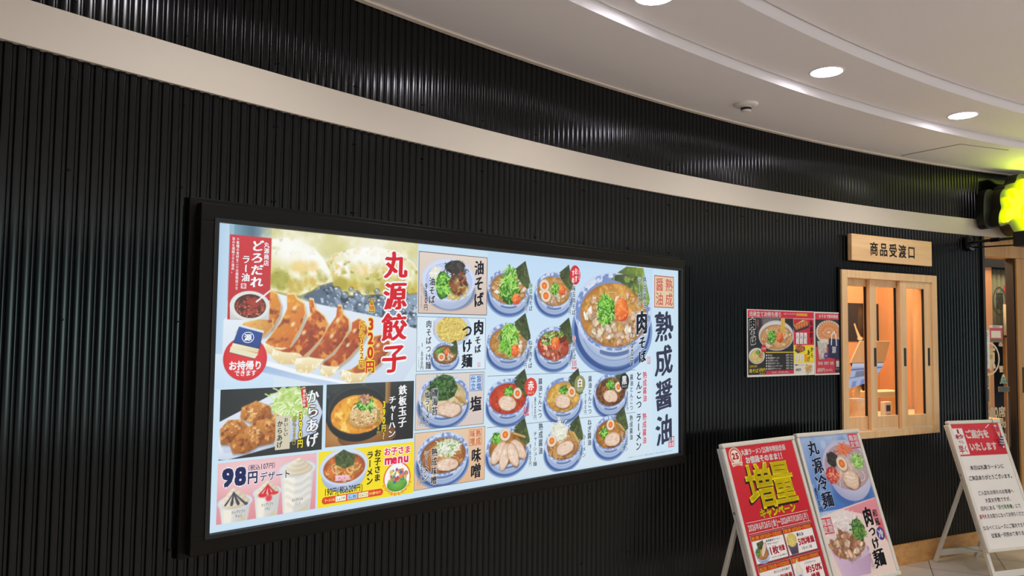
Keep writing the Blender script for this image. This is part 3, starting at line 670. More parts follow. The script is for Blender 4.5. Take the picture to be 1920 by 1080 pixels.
def rice_picture():
    c = Cv(39.2, 51.4, 75.5, 72.6, 5.2, (24, 22, 24))
    c.rect(39.2, 51.4, 75.5, 58, (52, 54, 58), (22, 22, 24)); c.mott(47, 54, 9, 4, (96, 98, 100), 3, 4, .45, .8, .7)
    c.ell(46, 68.5, 11, 5.5, (196, 140, 76), (150, 96, 46), soft=2); c.ell(56, 70, 12, 4.5, (160, 104, 56), (110, 66, 32))
    c.ell(52, 62.0, 12.8, 9.7, (30, 32, 36), (16, 17, 20)); c.ell(52, 60.8, 12.3, 8.6, (78, 80, 84), (40, 42, 46), pw=6); c.ell(52.1, 61.0, 11.6, 8.0, (44, 44, 46), (26, 26, 28))
    c.ell(52, 62.2, 10.9, 6.7, (246, 190, 60), (226, 140, 30), nz=.05, pw=3)
    c.mott(52, 62.4, 10.6, 6.4, (255, 222, 120), 1.6, 3, .48, .7, .85); c.mott(52, 62.4, 10.6, 6.4, (206, 112, 20), 1.4, 8, .58, .78, .6)
    c.ell(54.6, 63.8, 6.8, 3.8, (160, 84, 20), soft=5, al=.6)
    c.poly([(48.2,64.6),(48.6,61.5),(50.5,58.8),(54.5,57.4),(58.5,58.4),(60.8,61.6),(61.2,64),(58,66.3),(54,67),(50.2,66.4)], (236, 206, 150), (196, 150, 84), g=(0, 1), soft=2)
    for q in range(260):
        x, y = pt_in(54.7, 62, 6.0, 4.3); curl(c, x, y, .55, .26, vary(rnd.choice([(246, 226, 182), (226, 190, 126), (206, 160, 96), (250, 236, 200)]), 12), .2, None, 1)
    for q in range(10): x, y = pt_in(55, 64, 5, 2); c.ell(x, y, .3, .22, (120, 70, 40))
    negi(c, 54.6, 58.9, 3.4, 50, .62)
    meats(c, 54.5, 57.2, 2.0, 1.5, 14, .9, ((206, 150, 126), (190, 126, 104), (226, 180, 156)))
    c.rect(63.0, 51.4, 65.2, 59, (206, 160, 90), (130, 86, 40), True, .85)
    p = c.build('fried_rice_picture', M['lit'], board, PW, PH, OFFP, 'picture of fried rice with egg in an iron pan')
    k = Ink(); WH = (246, 246, 248); Y = (246, 226, 40)
    k.vt('鉄板玉子', 70.5, 52.6, 68.2, 3.7, WH, .03, (24, 22, 24), .05, brush=.5); k.vt('チャーハン', 66.0, 56.4, 71.6, 3.3, WH, .03, (24, 22, 24), .05, brush=.5)
    k.vt('390円〜', 62.5, 58.0, 72.0, 1.9, Y, .03, (24, 22, 24), .08); k.vt('（税込429円）', 60.2, 60.2, 71.4, 1.3, (240, 222, 90), 0, (24, 22, 24), .08)
    k.build('lettering', M['lit'], p, PW, PH, OFFT)
rice_picture()

def cup(c, x0, x1, yt, yb, tip, kind):
    cx = (x0+x1)/2; r = (x1-x0)/2
    c.poly([(x0+.1*r, yt), (x1-.1*r, yt), (x1-.28*r, yb), (x0+.28*r, yb)], (226, 226, 224), (206, 206, 206), g=(1, 0))
    c.poly([(x0+.3*r, yt+.5), (cx-.1*r, yt+.5), (cx-.2*r, yb), (x0+.36*r, yb)], (248, 244, 226), soft=5, al=.8); c.poly([(cx+.2*r, yb-.6), (x1-.4*r, yb-2), (x1-.4*r, yb), (cx, yb)], (216, 196, 120), soft=4, al=.5)
    c.ell(cx, yt, r, r*.42, (240, 243, 250), (206, 216, 236), pw=4); c.ell(cx, yt+.1, .88*r, r*.32, (226, 228, 232))
    N = 26
    for t in np.linspace(0, 1, N):
        w = r*.78*(1-t)**.8+.12+.06*r*math.sin(t*22); y = yt+.3-(yt-tip[1]+.1)*t; x = cx+(tip[0]-cx)*t*t
        k = .5+.5*math.sin(t*22)
        c.ell(x, y, w, w*.36+.16, (250, 244, 228), (228-20*k, 216-22*k, 190-22*k), lit=(-.35, -.3), soft=1.5)
    col = {1: (62, 58, 82), 2: (216, 34, 54)}.get(kind)
    if col:
        for dx, wd in ((-.62, .5), (-.22, .8), (.2, .85), (.6, .6)):
            P = [(tip[0]+(cx-tip[0])*q+dx*r*.9*q**1.15, tip[1]+1.0+(yt+.25*math.cos(dx)-tip[1]-.6)*q) for q in np.linspace(.05, 1, 9)]
            for (x1, y1), (x2, y2), q in zip(P[:-1], P[1:], np.linspace(.15, 1, 8)): c.line([(x1, y1), (x2, y2)], wd*(.3+.8*q), col)
    if kind == 1: c.ell(cx+.62*r, yt+.9, .65, .5, (66, 76, 104))
    if kind == 2: c.ell(cx-.3*r, yt+.9, .3*r, .6, (220, 40, 60)); c.ell(cx+.12*r, yt+2.0, .22*r, 1.0, (226, 60, 76), soft=3); c.ell(cx+.5*r, yt+.6, .3*r, .5, (226, 50, 66))
def dessert_picture():
    c = Cv(2.7, 74.0, 36.1, 92.5, 5.2, (232, 168, 176))
    c.rect(2.7, 74, 36.1, 92.5, (238, 190, 194), (226, 146, 156)); c.ell(14, 78.5, 11, 5, (244, 212, 214), soft=25, al=.6)
    cup(c, 22.6, 35.9, 78.6, 92.5, (29.9, 75.2), 3); cup(c, 2.9, 14.1, 86.4, 92.6, (7.9, 82.2), 1); cup(c, 14.1, 23.8, 84.7, 92.6, (19.1, 81.2), 2)
    for y in (81.2, 83.6, 86.0, 88.4): c.line([(25.2+(y-81)*.1, y), (28, y+1.5), (31, y+1.2), (33.6, y-.3)], 1.1, (252, 248, 236), soft=8, al=.7); c.line([(25.3+(y-81)*.1, y+1.1), (28, y+2.5), (31, y+2.2), (33.4, y+.7)], .5, (206, 200, 186), soft=6, al=.6)
    p = c.build('dessert_picture', M['lit'], board, PW, PH, OFFP, 'pink panel with three soft ice cream cups')
    k = Ink()
    k.ht('98', 3.9, 11.9, 78.5, 6.0, NAVY, .045, (246, 240, 244), .05); k.ch('円', 13.9, 79.4, 3.6, 4.2, NAVY, .03, (246, 240, 244), .05); k.ht('デザート', 16.2, 26.8, 79.7, 3.0, NAVY, .012, (246, 240, 244), .05)
    k.ht('（税込107円）', 11.3, 22.4, 76.4, 1.9, NAVY, .01)
    for x, y, w, t2 in ((9.6, 89.5, 4.6, 'チョコ'), (19.1, 88.6, 4.2, 'いちご'), (29.5, 88.6, 4.2, 'バニラ')):
        k.ht('カップソフト', x-w/2, x+w/2, y, 1.1, (70, 62, 40), .01); k.ht(t2, x-w*.22, x+w*.26, y+1.3, 1.1, (70, 62, 40), .01)
    k.build('lettering', M['lit'], p, PW, PH, OFFT)
dessert_picture()

def kids_picture():
    c = Cv(36.8, 73.9, 76.0, 92.6, 5.2, (250, 226, 14))
    x, y, r = 46.9, 79.8, 9.5
    bowl(c, x, y, r, (206, 116, 50), (160, 74, 26), seed=5, blue=False, saucer=False)
    oil(c, x, y+.4, 7.5, 4.4, 60, (236, 150, 70)); noodles(c, x, y+1.2, 7.2, 3.6, 16, (236, 196, 130), .42, 4.5)
    c.ell(47.2, 78.9, 3.4, 1.6, (240, 196, 50), (216, 156, 30), nz=.3)
    for q in range(40): p = pt_in(47.2, 78.9, 3.2, 1.5); c.ell(p[0], p[1], .42, .36, vary((250, 212, 60), 18), (216, 160, 30))
    nori(c, [(43.0, 75.6), (46.4, 73.9), (51.2, 76.4), (50.5, 79.6), (47, 80.6), (43.4, 78.8)], 4)
    c.poly([(43.3,82.4),(48.6,82.9),(49.2,84.6),(43.6,84.4)], (248, 206, 216), (240, 176, 196), g=(0, 1)); c.ell(45, 83.5, .25, .2, (170, 80, 90)); c.ell(47, 83.7, .25, .2, (170, 80, 90)); c.line([(45.6, 84), (46.2, 84.05)], .14, (180, 70, 90))
    c.ell(68.8, 86.4, 5.9, 5.8, (226, 40, 40)); c.ell(68.8, 86.4, 5.5, 5.4, (250, 250, 246))
    c.ell(68.8, 88.6, 4.4, 2.6, (120, 190, 70), (70, 140, 40)); c.rect(64.8, 86.6, 72.8, 88.4, (150, 206, 90), (96, 170, 60), False, .8)
    for q in range(46):
        p = pt_in(68.8, 85.3, 4.2, 2.5); c.ell(p[0], p[1], rnd.uniform(.4, .9), rnd.uniform(.3, .8), rnd.choice([(206, 60, 50), (236, 140, 50), (60, 110, 180), (230, 200, 80), (150, 90, 140), (240, 110, 130), (70, 150, 120)]), rot=rnd.uniform(0, 3))
    p = c.build('kids_menu_picture', M['lit'], board, PW, PH, OFFP, 'yellow panel with a small bowl of noodles')
    k = Ink(); BK = (34, 40, 24)
    k.vt('お子さま', 60.2, 75.0, 86.6, 2.9, BK, .03); k.vt('ラーメン', 57.0, 75.4, 87.4, 2.9, BK, .03)
    k.ht('190円(税込209円)', 39.2, 54.4, 87.6, 2.6, BK, .02, slope=0)
    k.ell(39.6, 90.4, 1.2, 1.2, (226, 60, 30), 1); k.ell(61.6, 90.4, 1.2, 1.2, (226, 60, 30), 1); k.rect(39.6, 89.2, 61.6, 91.6, (226, 60, 30), 1)
    for x0, cl, t in ((43.6, (250, 250, 230), 'しょうゆ'), (48.2, (160, 206, 246), 'しお'), (52.6, (246, 240, 190), 'とんこつ')):
        k.rect(x0, 89.5, x0+4, 91.3, cl, 2); k.ht(t, x0+.3, x0+3.7, 90.4, 1.2, BK, .01)
    k.ht('ラーメンは', 39.4, 43.3, 90.4, 1.1, (250, 240, 120), .02); k.ht('から選べます!', 57.0, 61.9, 90.4, 1.1, (250, 240, 120), .02)
    PK = (226, 40, 84)
    k.ht('お子さま', 62.8, 74.6, 76.4, 3.0, PK, .03, (252, 250, 252), .09); k.ht('menu', 63.6, 73.8, 79.3, 3.6, PK, .045, (252, 250, 252), .07)
    t = 'えらべるおもちゃつき'
    for i, chh in enumerate(t):
        a = math.radians(160-140*i/(len(t)-1)); k.ch(chh, 68.8+6.0*math.cos(a), 86.6+5.4*math.sin(a), 1.5, 1.5, (226, 60, 20), .02, (250, 236, 60), .12, ang=a-math.pi/2)
    k.build('lettering', M['lit'], p, PW, PH, OFFT)
kids_picture()

def middle_panels():
    PE = (226, 208, 192)
    # dry noodles
    c = Cv(76.8, 2.85, 110.9, 26.2, 4.8, PE); c.rect(76.8, 2.85, 110.9, 26.2, (228, 214, 202), (216, 196, 184))
    x, y, r = 91.6, 12.9, 13.2
    c.ell(x+.4, y+4.2, 12.8, 7.8, (60, 84, 140), (110, 130, 170), soft=4, al=.8)
    c.ell(x, y+1.8, 12.2, 9.6, (236, 240, 248), (176, 190, 222), lit=(-.2, -.4)); c.ell(x, y, r, 8.4, (232, 238, 252), (206, 218, 246), pw=3); c.ell(x, y+.4, 11.6, 7.2, (206, 218, 246), (184, 200, 238), pw=3)
    noodles(c, x+2, y+3.4, 7, 4, 40, (232, 206, 110), .55, 4)
    c.ell(85, y-1.0, 3.0, 4, (246, 244, 236), (226, 220, 206), nz=.2, soft=3); leaves(c, 85.5, y-1, 3, 4, 40, [(250, 250, 244), (230, 226, 214)], 1.6, .35)
    c.ell(94.5, 7.8, 5.2, 2.6, (46, 44, 44), (30, 30, 32), nz=.25); leaves(c, 94.8, 8.6, 5.4, 2.6, 70, [(50, 50, 48), (32, 32, 34), (80, 76, 70)], 2, .4)
    negi(c, 88.6, 15.2, 3.8, 90, 1.35)
    meats(c, 96.2, 14.5, 4.2, 4.4, 26, 1.6, ((150, 84, 44), (120, 60, 30), (176, 110, 64), (96, 50, 34)))
    p = c.build('dry_noodles_picture', M['lit'], board, PW, PH, OFFP, 'beige panel with a white bowl of dry noodles')
    k = Ink(); BR = (96, 50, 50)
    k.box(76.7, 2.75, 111.0, 26.3, .25, BR, 1); k.vt('油そば', 106.6, 4.0, 23.2, 5.2, INK, .035, brush=.9); k.vt('油そば', 83.1, 12.2, 22.6, 3.0, INK, .025, (226, 232, 246), .07, brush=.3)
    k.vt('930円', 80.3, 14.6, 25.2, 1.9, INK, .01); k.vt('（税込1,023円）', 78.2, 14.0, 25.0, .9, (130, 126, 130))
    k.build('lettering', M['lit'], p, PW, PH, OFFT)
    # dipping noodles
    c = Cv(76.4, 27.5, 110.4, 47.9, 4.8, WHITE); c.rect(76.4, 27.5, 110.4, 47.9, (222, 238, 250))
    c.ell(93.3, 32.0, 9.4, 6.6, (206, 220, 246), (176, 196, 236), pw=3); c.ell(93.3, 31.4, 9.2, 6.0, (220, 230, 250), (196, 212, 242))
    c.ell(93.2, 32.2, 7.6, 5.2, (232, 204, 96), (206, 166, 60), nz=.1); noodles(c, 93.2, 32.1, 7.4, 5.0, 90, (240, 216, 116), .55, 5)
    x, y, r = 90.1, 41.6, 6.8
    nori(c, [(89.8,39),(95.4,36.2),(96.8,41.5),(95.4,42.6),(92,41.4)], 3); bowl(c, x, y, r, (160, 110, 60), (110, 70, 34), seed=8); nori(c, [(91.5,39.6),(95.6,37.4),(96.4,41.7),(95,42.4)], 3)
    noodles(c, x, y+.4, 5, 2.8, 10, (206, 160, 100), .35, 2.5); negi(c, 87.2, 40.6, 1.7, 26, .7); egg(c, 88.2, 42.8, 1.75); orange(c, 90.8, 41.0, 1.2); meats(c, 92.3, 42.6, 1.9, 1.4, 9, 1)
    p = c.build('dipping_noodles_picture', M['lit'], board, PW, PH, OFFP, 'white panel with dipping noodles and a small bowl')
    k = Ink(); k.box(76.3, 27.4, 110.5, 48.0, .16, (70, 76, 84), 1)
    k.ch('肉', 106.7, 31.2, 5.4, 6.2, INK, .045, brush=.6); k.vt('そば', 106.4, 34.6, 41.6, 3.4, INK, .035, brush=.8); k.vt('つけ麺', 100.9, 29.6, 47.4, 5.4, INK, .035, brush=.6)
    k.vt('肉そばつけ麺', 81.9, 28.6, 47.4, 2.6, INK, .02, (226, 238, 250), .05, brush=.3); k.vt('1,000円', 78.9, 37.2, 47.5, 1.6, INK, .01); k.vt('（税込1,100円）', 77.4, 37.8, 47.3, .75, (130, 126, 130)); k.vt('熟成醤油', 84.4, 28.8, 34.4, 1.1, (206, 150, 150))
    k.box(106.4, 45.3, 107.8, 46.9, .14, (216, 90, 90), 2); k.vt('丸源', 107.1, 45.4, 46.8, .8, (216, 90, 90))
    k.build('lettering', M['lit'], p, PW, PH, OFFT)
    # salt ramen
    c = Cv(76.3, 49.1, 109.9, 69.8, 4.8, PE); c.rect(76.3, 49.1, 109.9, 69.8, (226, 214, 206), (218, 202, 194))
    x, y, r = 90.0, 57.8, 12.4
    bowl(c, x, y, r, (222, 208, 170), (190, 166, 120), seed=3); oil(c, x, y+.5, 10, 6, 50)
    menma(c, 94.6, 57.2, 4.6, 5, .7, (220, 182, 116)); chashu(c, 92.5, 63.0, 5.8, 2.9, .05, 4)
    P = [(81.7,57.2),(83.0,53.4),(85,51.0),(89.2,49.4),(94.0,50.5),(96.4,54.7),(94.8,58.0),(91,59.4),(87.6,59.4),(83.4,58.8)]
    c.poly(P, (44, 84, 34), (28, 54, 24), g=(0, 1), soft=3, mott=[((80, 128, 50), .9, 3, .5, .7, .8), ((18, 36, 16), 1.0, 8, .55, .75, .8)])
    leaves(c, 89, 54.4, 6.4, 4.4, 130, [(40, 80, 30), (62, 110, 44), (24, 50, 22), (96, 140, 66)], 1.5, .5)
    p = c.build('salt_ramen_picture', M['lit'], board, PW, PH, OFFP, 'grey beige panel with a bowl topped with dark green seaweed')
    k = Ink(); k.box(76.2, 49.0, 110.0, 69.9, .18, (100, 96, 96), 1)
    BL = (52, 92, 170); k.box(102.5, 50.0, 109.1, 56.5, .22, BL, 1); k.rect(102.7, 50.2, 108.9, 56.3, (196, 222, 246), 0); k.vt('旨塩', 107.3, 50.3, 56.2, 2.6, BL, .015); k.vt('仕立', 104.3, 50.3, 56.2, 2.6, BL, .015)
    k.ch('塩', 105.8, 61.6, 5.8, 6.4, INK, .035, brush=.6); k.vt('磯海苔', 85.3, 54.6, 64.9, 2.9, INK, .025, (222, 226, 222), .06, brush=.3); k.vt('塩ラーメン', 81.8, 55.6, 69.0, 2.6, INK, .025, (222, 226, 226), .06, brush=.3)
    k.vt('760円', 79.2, 59.4, 68.4, 1.7, INK, .01, (222, 226, 226), .05); k.vt('（税込836円）', 77.7, 60.5, 68.6, .8, (130, 126, 130))
    k.build('lettering', M['lit'], p, PW, PH, OFFT)
    # miso ramen
    c = Cv(76.3, 70.9, 110.8, 91.9, 4.8, (232, 196, 160)); c.rect(76.3, 70.9, 110.8, 91.9, (234, 202, 170), (226, 184, 146))
    x, y, r = 90.0, 79.8, 12.6
    bowl(c, x, y, r, (190, 122, 66), (140, 80, 36), seed=13); oil(c, x, y+.5, 10, 6, 70); noodles(c, x+3, y+2, 7, 3, 16, (222, 170, 100), .4, 4)
    c.ell(92, 77.6, 6, 3.2, (236, 236, 220), (206, 200, 170), nz=.25, soft=2); leaves(c, 92, 77.8, 6, 3.2, 90, [(250, 250, 244), (232, 230, 214), (120, 180, 70), (236, 240, 230), (90, 150, 50)], 2.2, .36)
    chashu(c, 92, 84.1, 5.6, 2.5, .02, 6)
    p = c.build('miso_ramen_picture', M['lit'], board, PW, PH, OFFP, 'peach panel with a bowl of miso ramen')
    k = Ink(); k.box(76.2, 70.8, 110.9, 92.0, .18, (120, 96, 80), 1)
    OG = (206, 96, 40); k.box(102.5, 71.7, 109.1, 78.0, .2, OG, 1); k.vt('熟成', 107.3, 71.9, 77.8, 2.6, OG, .015); k.vt('味噌', 104.3, 71.9, 77.8, 2.6, OG, .015)
    k.vt('味噌', 106.3, 78.8, 91.2, 5.4, INK, .03, brush=.6); k.vt('熟成味噌', 85.4, 77.0, 91.0, 2.9, INK, .025, (240, 226, 210), .06, brush=.3); k.vt('ラーメン', 81.8, 77.8, 89.2, 2.7, INK, .025, (240, 230, 220), .06, brush=.3)
    k.vt('860円', 79.6, 81.4, 90.6, 1.7, INK, .01, (236, 226, 216), .05); k.vt('（税込946円）', 78.0, 82.5, 91, .8, (130, 126, 130))
    k.build('lettering', M['lit'], p, PW, PH, OFFT)
middle_panels()

def ramen_picture():
    c = Cv(111.0, 0.3, 222.0, 93.9, 4.2, WHITE); c.rect(111, .3, 222, 50, (196, 224, 250), (212, 234, 250)); c.rect(111, 50, 222, 93.9, (212, 234, 250), (214, 232, 244))
    # leek and vegetable bowls
    norirel(c, 123.2, 14.2, 12, 1); meat_ramen(c, 123.2, 14.4, 12, 1); norirel(c, 123.2, 15.4, 12, 1)
    c.ell(123.5, 16, 5.4, 5, (60, 120, 30), (36, 84, 22), nz=.25); leaves(c, 123.6, 14.5, 5.6, 5.6, 120, GREENS, 3.4, .5)
    leaves(c, 124.2, 9, 2.8, 5, 70, GREENS, 3.2, .5, .4, 1.57, .7); orange(c, 127.4, 19.0, 2.3)
    norirel(c, 150.4, 14.0, 12, 2); meat_ramen(c, 150.4, 14.2, 12, 2); norirel(c, 150.4, 15.0, 12, 2); egg(c, 144.2, 12.6, 3.0); egg(c, 145.2, 17.0, 3.1); negi(c, 150.6, 13.8, 2.5, 55, 1.0); orange(c, 155.3, 14.0, 2.1)
    norirel(c, 123.3, 36.6, 12.2, 3); meat_ramen(c, 123.3, 37.0, 12.2, 3); norirel(c, 123.3, 37.6, 12.2, 3)
    c.ell(123.4, 36, 5, 6, (80, 150, 40), (50, 110, 26), nz=.2); leaves(c, 123.4, 34.6, 4.6, 6.4, 170, GREENS[1:], 4, .5, .5, 1.57, .8); orange(c, 127.2, 40.6, 2.5)
    x, y, r = 150.7, 38.2, 12
    norirel(c, x, y-.4, r, 4); bowl(c, x, y, r, (206, 92, 60), (150, 40, 26), seed=4); norirel(c, x, y+.8, r, 4)
    meats(c, x, y+1.6, 8.6, 4.6, 46, 1.7, ((214, 120, 92), (190, 76, 54), (228, 156, 130), (160, 50, 36)))
    c.ell(x+.6, y-2.6, 7.4, 2.4, (130, 50, 30), (100, 36, 24), nz=.2); leaves(c, x-4, y-2.2, 4.5, 3, 70, GREENS+[(240, 246, 230)], 1.0, .5); leaves(c, x+1, y-4.2, 5, 1.4, 30, GREENS+[(250, 250, 240)], 1.0, .5); orange(c, x+.8, y-.6, 2.6)
    # pork bone ramen
    tonkotsu(c, 123.4, 60, 12, (206, 76, 40), (170, 42, 22), 5); tonkotsu(c, 156.8, 61, 12.4, (222, 178, 90), (190, 134, 50), 6); tonkotsu(c, 189.6, 60.2, 12.5, (150, 96, 50), (96, 56, 26), 9)
    c.mott(189.6, 61, 10, 6, (60, 36, 22), .8, 7, .5, .65, .8)
    negi(c, 189, 57.4, 2.6, 40, .8); egg(c, 195.1, 58.7, 2.6, .5); chashu(c, 189.4, 62.8, 5.2, 3.0, .12, 9)
    # soy ramen
    x, y, r = 123.6, 80.4, 12
    norirel(c, x, y, r, 7); bowl(c, x, y, r, (190, 134, 60), (140, 86, 30), seed=7); norirel(c, x, y+1, r, 7); negi(c, 117.2, 76.4, 2.7, 50, .8); menma(c, 125.4, 74.6, 5, 5, .3)
    egg(c, 122.0, 75.2, 2.9)
    for q, (dx, dy, rot) in enumerate(((-5.4, 1.8, 2.3), (5.8, 1.4, .75), (-1.8, 3.6, 1.9), (2.8, 3.4, 1.15))): chashu(c, x+dx, y+dy, 5.6, 2.7, rot, q)
    x, y, r = 157.4, 82, 12.3
    norirel(c, x, y, r, 8); bowl(c, x, y, r, (196, 146, 84), (146, 96, 46), seed=8); norirel(c, x, y+1, r, 8); noodles(c, x-2, y+2, 7.5, 4.5, 20, (222, 180, 110), .4, 5)
    menma(c, 161.2, 77.0, 5.4, 4, .95); c.ell(154.6, 76.6, 5, 4, (240, 242, 230), (206, 206, 180), nz=.25); leaves(c, 154.6, 76.2, 5, 4.2, 120, [(252, 252, 246), (236, 236, 222), (216, 222, 196)], 3.4, .36)
    egg(c, 149.6, 80.2, 2.9); chashu(c, 158.4, 84.0, 5.6, 3.1, -.15, 8)
    x, y, r = 189.6, 80, 12.5
    norirel(c, x, y, r, 10); bowl(c, x, y, r, (190, 130, 56), (136, 82, 26), seed=10); norirel(c, x, y+1, r, 10); oil(c, x, y+.5, 10, 6, 50); menma(c, 193.4, 75.6, 4.6, 5, .75); negi(c, 184.8, 79.6, 2.7, 50, .9); egg(c, 189.4, 76.2, 2.9); chashu(c, 190.8, 83.2, 6, 3.3, -.05, 10)
    # the large bowl
    x, y, r = 192.4, 23.0, 28.8
    c.poly([(189.6,6.2),(201.1,0.5),(214.4,0.5),(219.8,16.0),(217.1,21.5),(207.9,13.1)], (70, 84, 56), (136, 164, 62), g=(1, -.3), mott=[((170, 196, 90), 2.2, 3, .5, .75, .7), ((40, 54, 40), 2.6, 8, .55, .8, .6)])
    bowl(c, x, y, r, (212, 160, 84), (176, 116, 48), seed=21)
    c.poly([(189.6,7.2),(193,5),(214.6,3),(219.8,16.0),(217.1,20.5),(207.9,13.1),(198,9)], (50, 62, 44), (130, 160, 60), g=(1, -.1), mott=[((170, 196, 90), 2.2, 3, .5, .75, .7), ((34, 46, 36), 2.6, 8, .55, .8, .6)])
    oil(c, x, y+1, 23, 13.5, 160); noodles(c, x, y+3, 21, 12, 30, (230, 190, 116), .75, 10)
    meats(c, x, y+2.2, 21.5, 12.2, 60, 3.2, ((240, 220, 198), (226, 194, 164), (250, 238, 224), (212, 170, 132)))
    c.ell(185.7, 22.3, 6.0, 6.6, (60, 130, 30), (36, 92, 22), nz=.2); leaves(c, 185.7, 22, 5.8, 6.6, 170, GREENS, 3.6, .62, .9); orange(c, 197.3, 21.6, 5.4)
    for q in range(60): p = pt_in(197.3, 21.6, 4.6, 5); c.ell(p[0], p[1], .5, .4, vary((250, 140, 60), 26))
    p = c.build('ramen_picture', M['lit'], board, PW, PH, OFFP, 'rows of ramen bowls on a white ground')
    k = Ink(); o = (222, 238, 250)
    for y0 in (50.8, 71.5): k.rect(111.9, y0, 208.4, y0+.18, (70, 76, 86), 0)
    GN = (60, 140, 60); RD = (220, 52, 64)
    S = dict(b=.018, ol=o, olw=.06, brush=.25)
    k.vt('野菜肉そば', 135.8, 12.0, 24.0, 2.2, INK, cols={0: GN, 1: GN}, **S); k.vt('900円', 133.0, 14.8, 24.6, 1.7, INK, .008, o, .06)
    k.ell(164.0, 6.8, 3.5, 4.4, (214, 34, 48), 1); k.vt('おす', 164.6, 3.4, 10.2, 2.2, (250, 246, 250), .02); k.vt('すめ', 162.6, 4.4, 10.8, 2.0, (250, 246, 250), .02); k.vt('店主', 166.6, 4.4, 9.0, 1.0, (250, 246, 250))
    k.vt('味玉肉そば', 163.1, 11.6, 25.2, 2.3, INK, **S); k.vt('900円', 160.4, 14.8, 25, 1.7, INK, .008, o, .06)
    k.vt('ねぎ肉そば', 135.9, 36.2, 48.4, 2.3, INK, **S); k.vt('900円', 133.0, 38.4, 48.2, 1.7, INK, .008, o, .06)
    k.vt('辛肉そば', 163.5, 34.2, 45.2, 2.2, INK, cols={0: RD}, **S); k.vt('900円', 160.4, 38, 48.0, 1.7, INK, .008, o, .06)
    for fx, fy in ((162.4, 46.2), (132.4, 65.2)):
        for q in range(3): k.line([(fx+q*1.1, fy+1.8), (fx+q*1.1+.45, fy+1.0), (fx+q*1.1-.05, fy+.2), (fx+q*1.1+.4, fy-.8)], .45, RD, 2)
        k.rect(fx-.3, fy+2.2, fx+3, fy+3.1, RD, 2); k.ht('辛口', fx, fx+2.7, fy+2.65, .8, o)
    for x, y, cl, t in ((136.4, 56.2, (222, 62, 48), '赤'), (167.6, 56.2, (150, 150, 96), '白'), (199.5, 56.2, (30, 34, 44), '黒')):
        k.ell(x, y, 3.7, 3.9, cl, 1); k.ch(t, x, y-.6, 4.0, 4.4, (250, 250, 250), .022, brush=.3); k.ht('とんこつ', x-1.9, x+1.9, y+2.4, 1.0, (250, 250, 250), .01)
    for x, y0, y1 in ((142.1, 52.6, 70.0), (174.5, 52.6, 70.4), (205.1, 52.8, 70.6)): k.vt('醤油とんこつ', x, y0, y1, 2.6, INK, .015, brush=.25)
    for x, t, y0, y1 in ((139.1, '820円', 60.5, 70.4), (171.4, '780円', 60.8, 70.4), (201.9, '820円', 60.8, 70.7)): k.vt(t, x, y0, y1, 1.7, INK, .008, o, .06); k.vt('（税込）', x-1.7, y0+.6, y1, .8, (140, 140, 146))
    k.vt('熟成醤油', 142.6, 71.8, 85.4, 2.6, INK, .015, brush=.25); k.vt('チャーシュー麺', 139.3, 75.2, 90, 2.3, INK, .015, o, .06, brush=.25); k.vt('960円', 136.4, 80.2, 89.8, 1.7, INK, .008, o, .06)
    k.vt('ねぎ醤油', 174.3, 72.4, 84.6, 2.8, INK, .015, brush=.25); k.vt('ラーメン', 170.7, 79.2, 89.6, 2.3, INK, .015, o, .06, brush=.25); k.vt('860円', 167.6, 81, 90.4, 1.7, INK, .008, o, .06)
    k.vt('熟成醤油', 204.9, 72.6, 84.8, 2.5, INK, .015, brush=.25); k.vt('ラーメン', 201.4, 79.8, 89.8, 2.3, INK, .015, o, .06, brush=.25); k.vt('760円', 198.4, 80.6, 90.4, 1.7, INK, .008, o, .06)
    # headings on the right
    k.rect(223.4, 3.4, 240.3, 19.8, (226, 206, 170), 0); k.box(223.4, 3.4, 240.3, 19.8, .5, (196, 84, 84), 1)
    k.vt('熟成', 236.0, 4.3, 19.0, 6.6, (206, 82, 80), .008); k.vt('醤油', 227.9, 4.3, 19.0, 6.6, (206, 82, 80), .008)
    GI = (52, 56, 82)
    k.vt('熟成醤油', 231.6, 20.6, 90.4, 15.0, GI, .028, brush=.9, fill=.92)
    k.vt('熟成醤油', 215.3, 4.4, 20.8, 3.0, INK, .012, o, .06, brush=.5); k.vt('ラーメン', 211.2, 4.8, 20.0, 3.4, INK, .02, o, .06, brush=.5)
    k.ch('肉', 213.1, 27.6, 9.4, 12.2, INK, .045, o, .03, brush=.5); k.vt('そば', 213.6, 34.2, 47.8, 6.2, INK, .04, o, .03, brush=.8)
    k.vt('750円', 205.5, 32.2, 48.4, 3.1, INK, .012, o, .05); k.vt('（税込825円）', 202.4, 33.6, 48.6, 1.3, (150, 140, 136))
    k.box(217.6, 44.8, 220.2, 48.2, .25, RD, 2); k.vt('丸源', 218.9, 45, 48, 1.8, RD)
    k.vt('とんこつ', 211.0, 51.6, 70.2, 4.6, INK, .028, brush=.7); k.vt('熟成醤油', 215.6, 51.8, 67.0, 3.2, (214, 60, 76), .02, brush=.6)
    k.vt('ラーメン', 210.7, 72.0, 90.4, 4.4, INK, .028, brush=.7); k.vt('熟成醤油', 215.4, 72.2, 87.6, 3.2, (214, 60, 76), .02, brush=.6)
    k.rect(235.5, 85.8, 240.5, 91.2, (214, 50, 62), 1); k.vt('熟成', 239.2, 86, 91, 2.1, o, .02); k.vt('醤油', 236.8, 86, 91, 2.1, o, .02)
    k.ht('※写真はイメージです。価格は店舗により異なる場合がございます。', 201.6, 240.3, 93.0, .75, (120, 130, 140))
    k.build('lettering', M['lit'], p, PW, PH, OFFT)
ramen_picture()

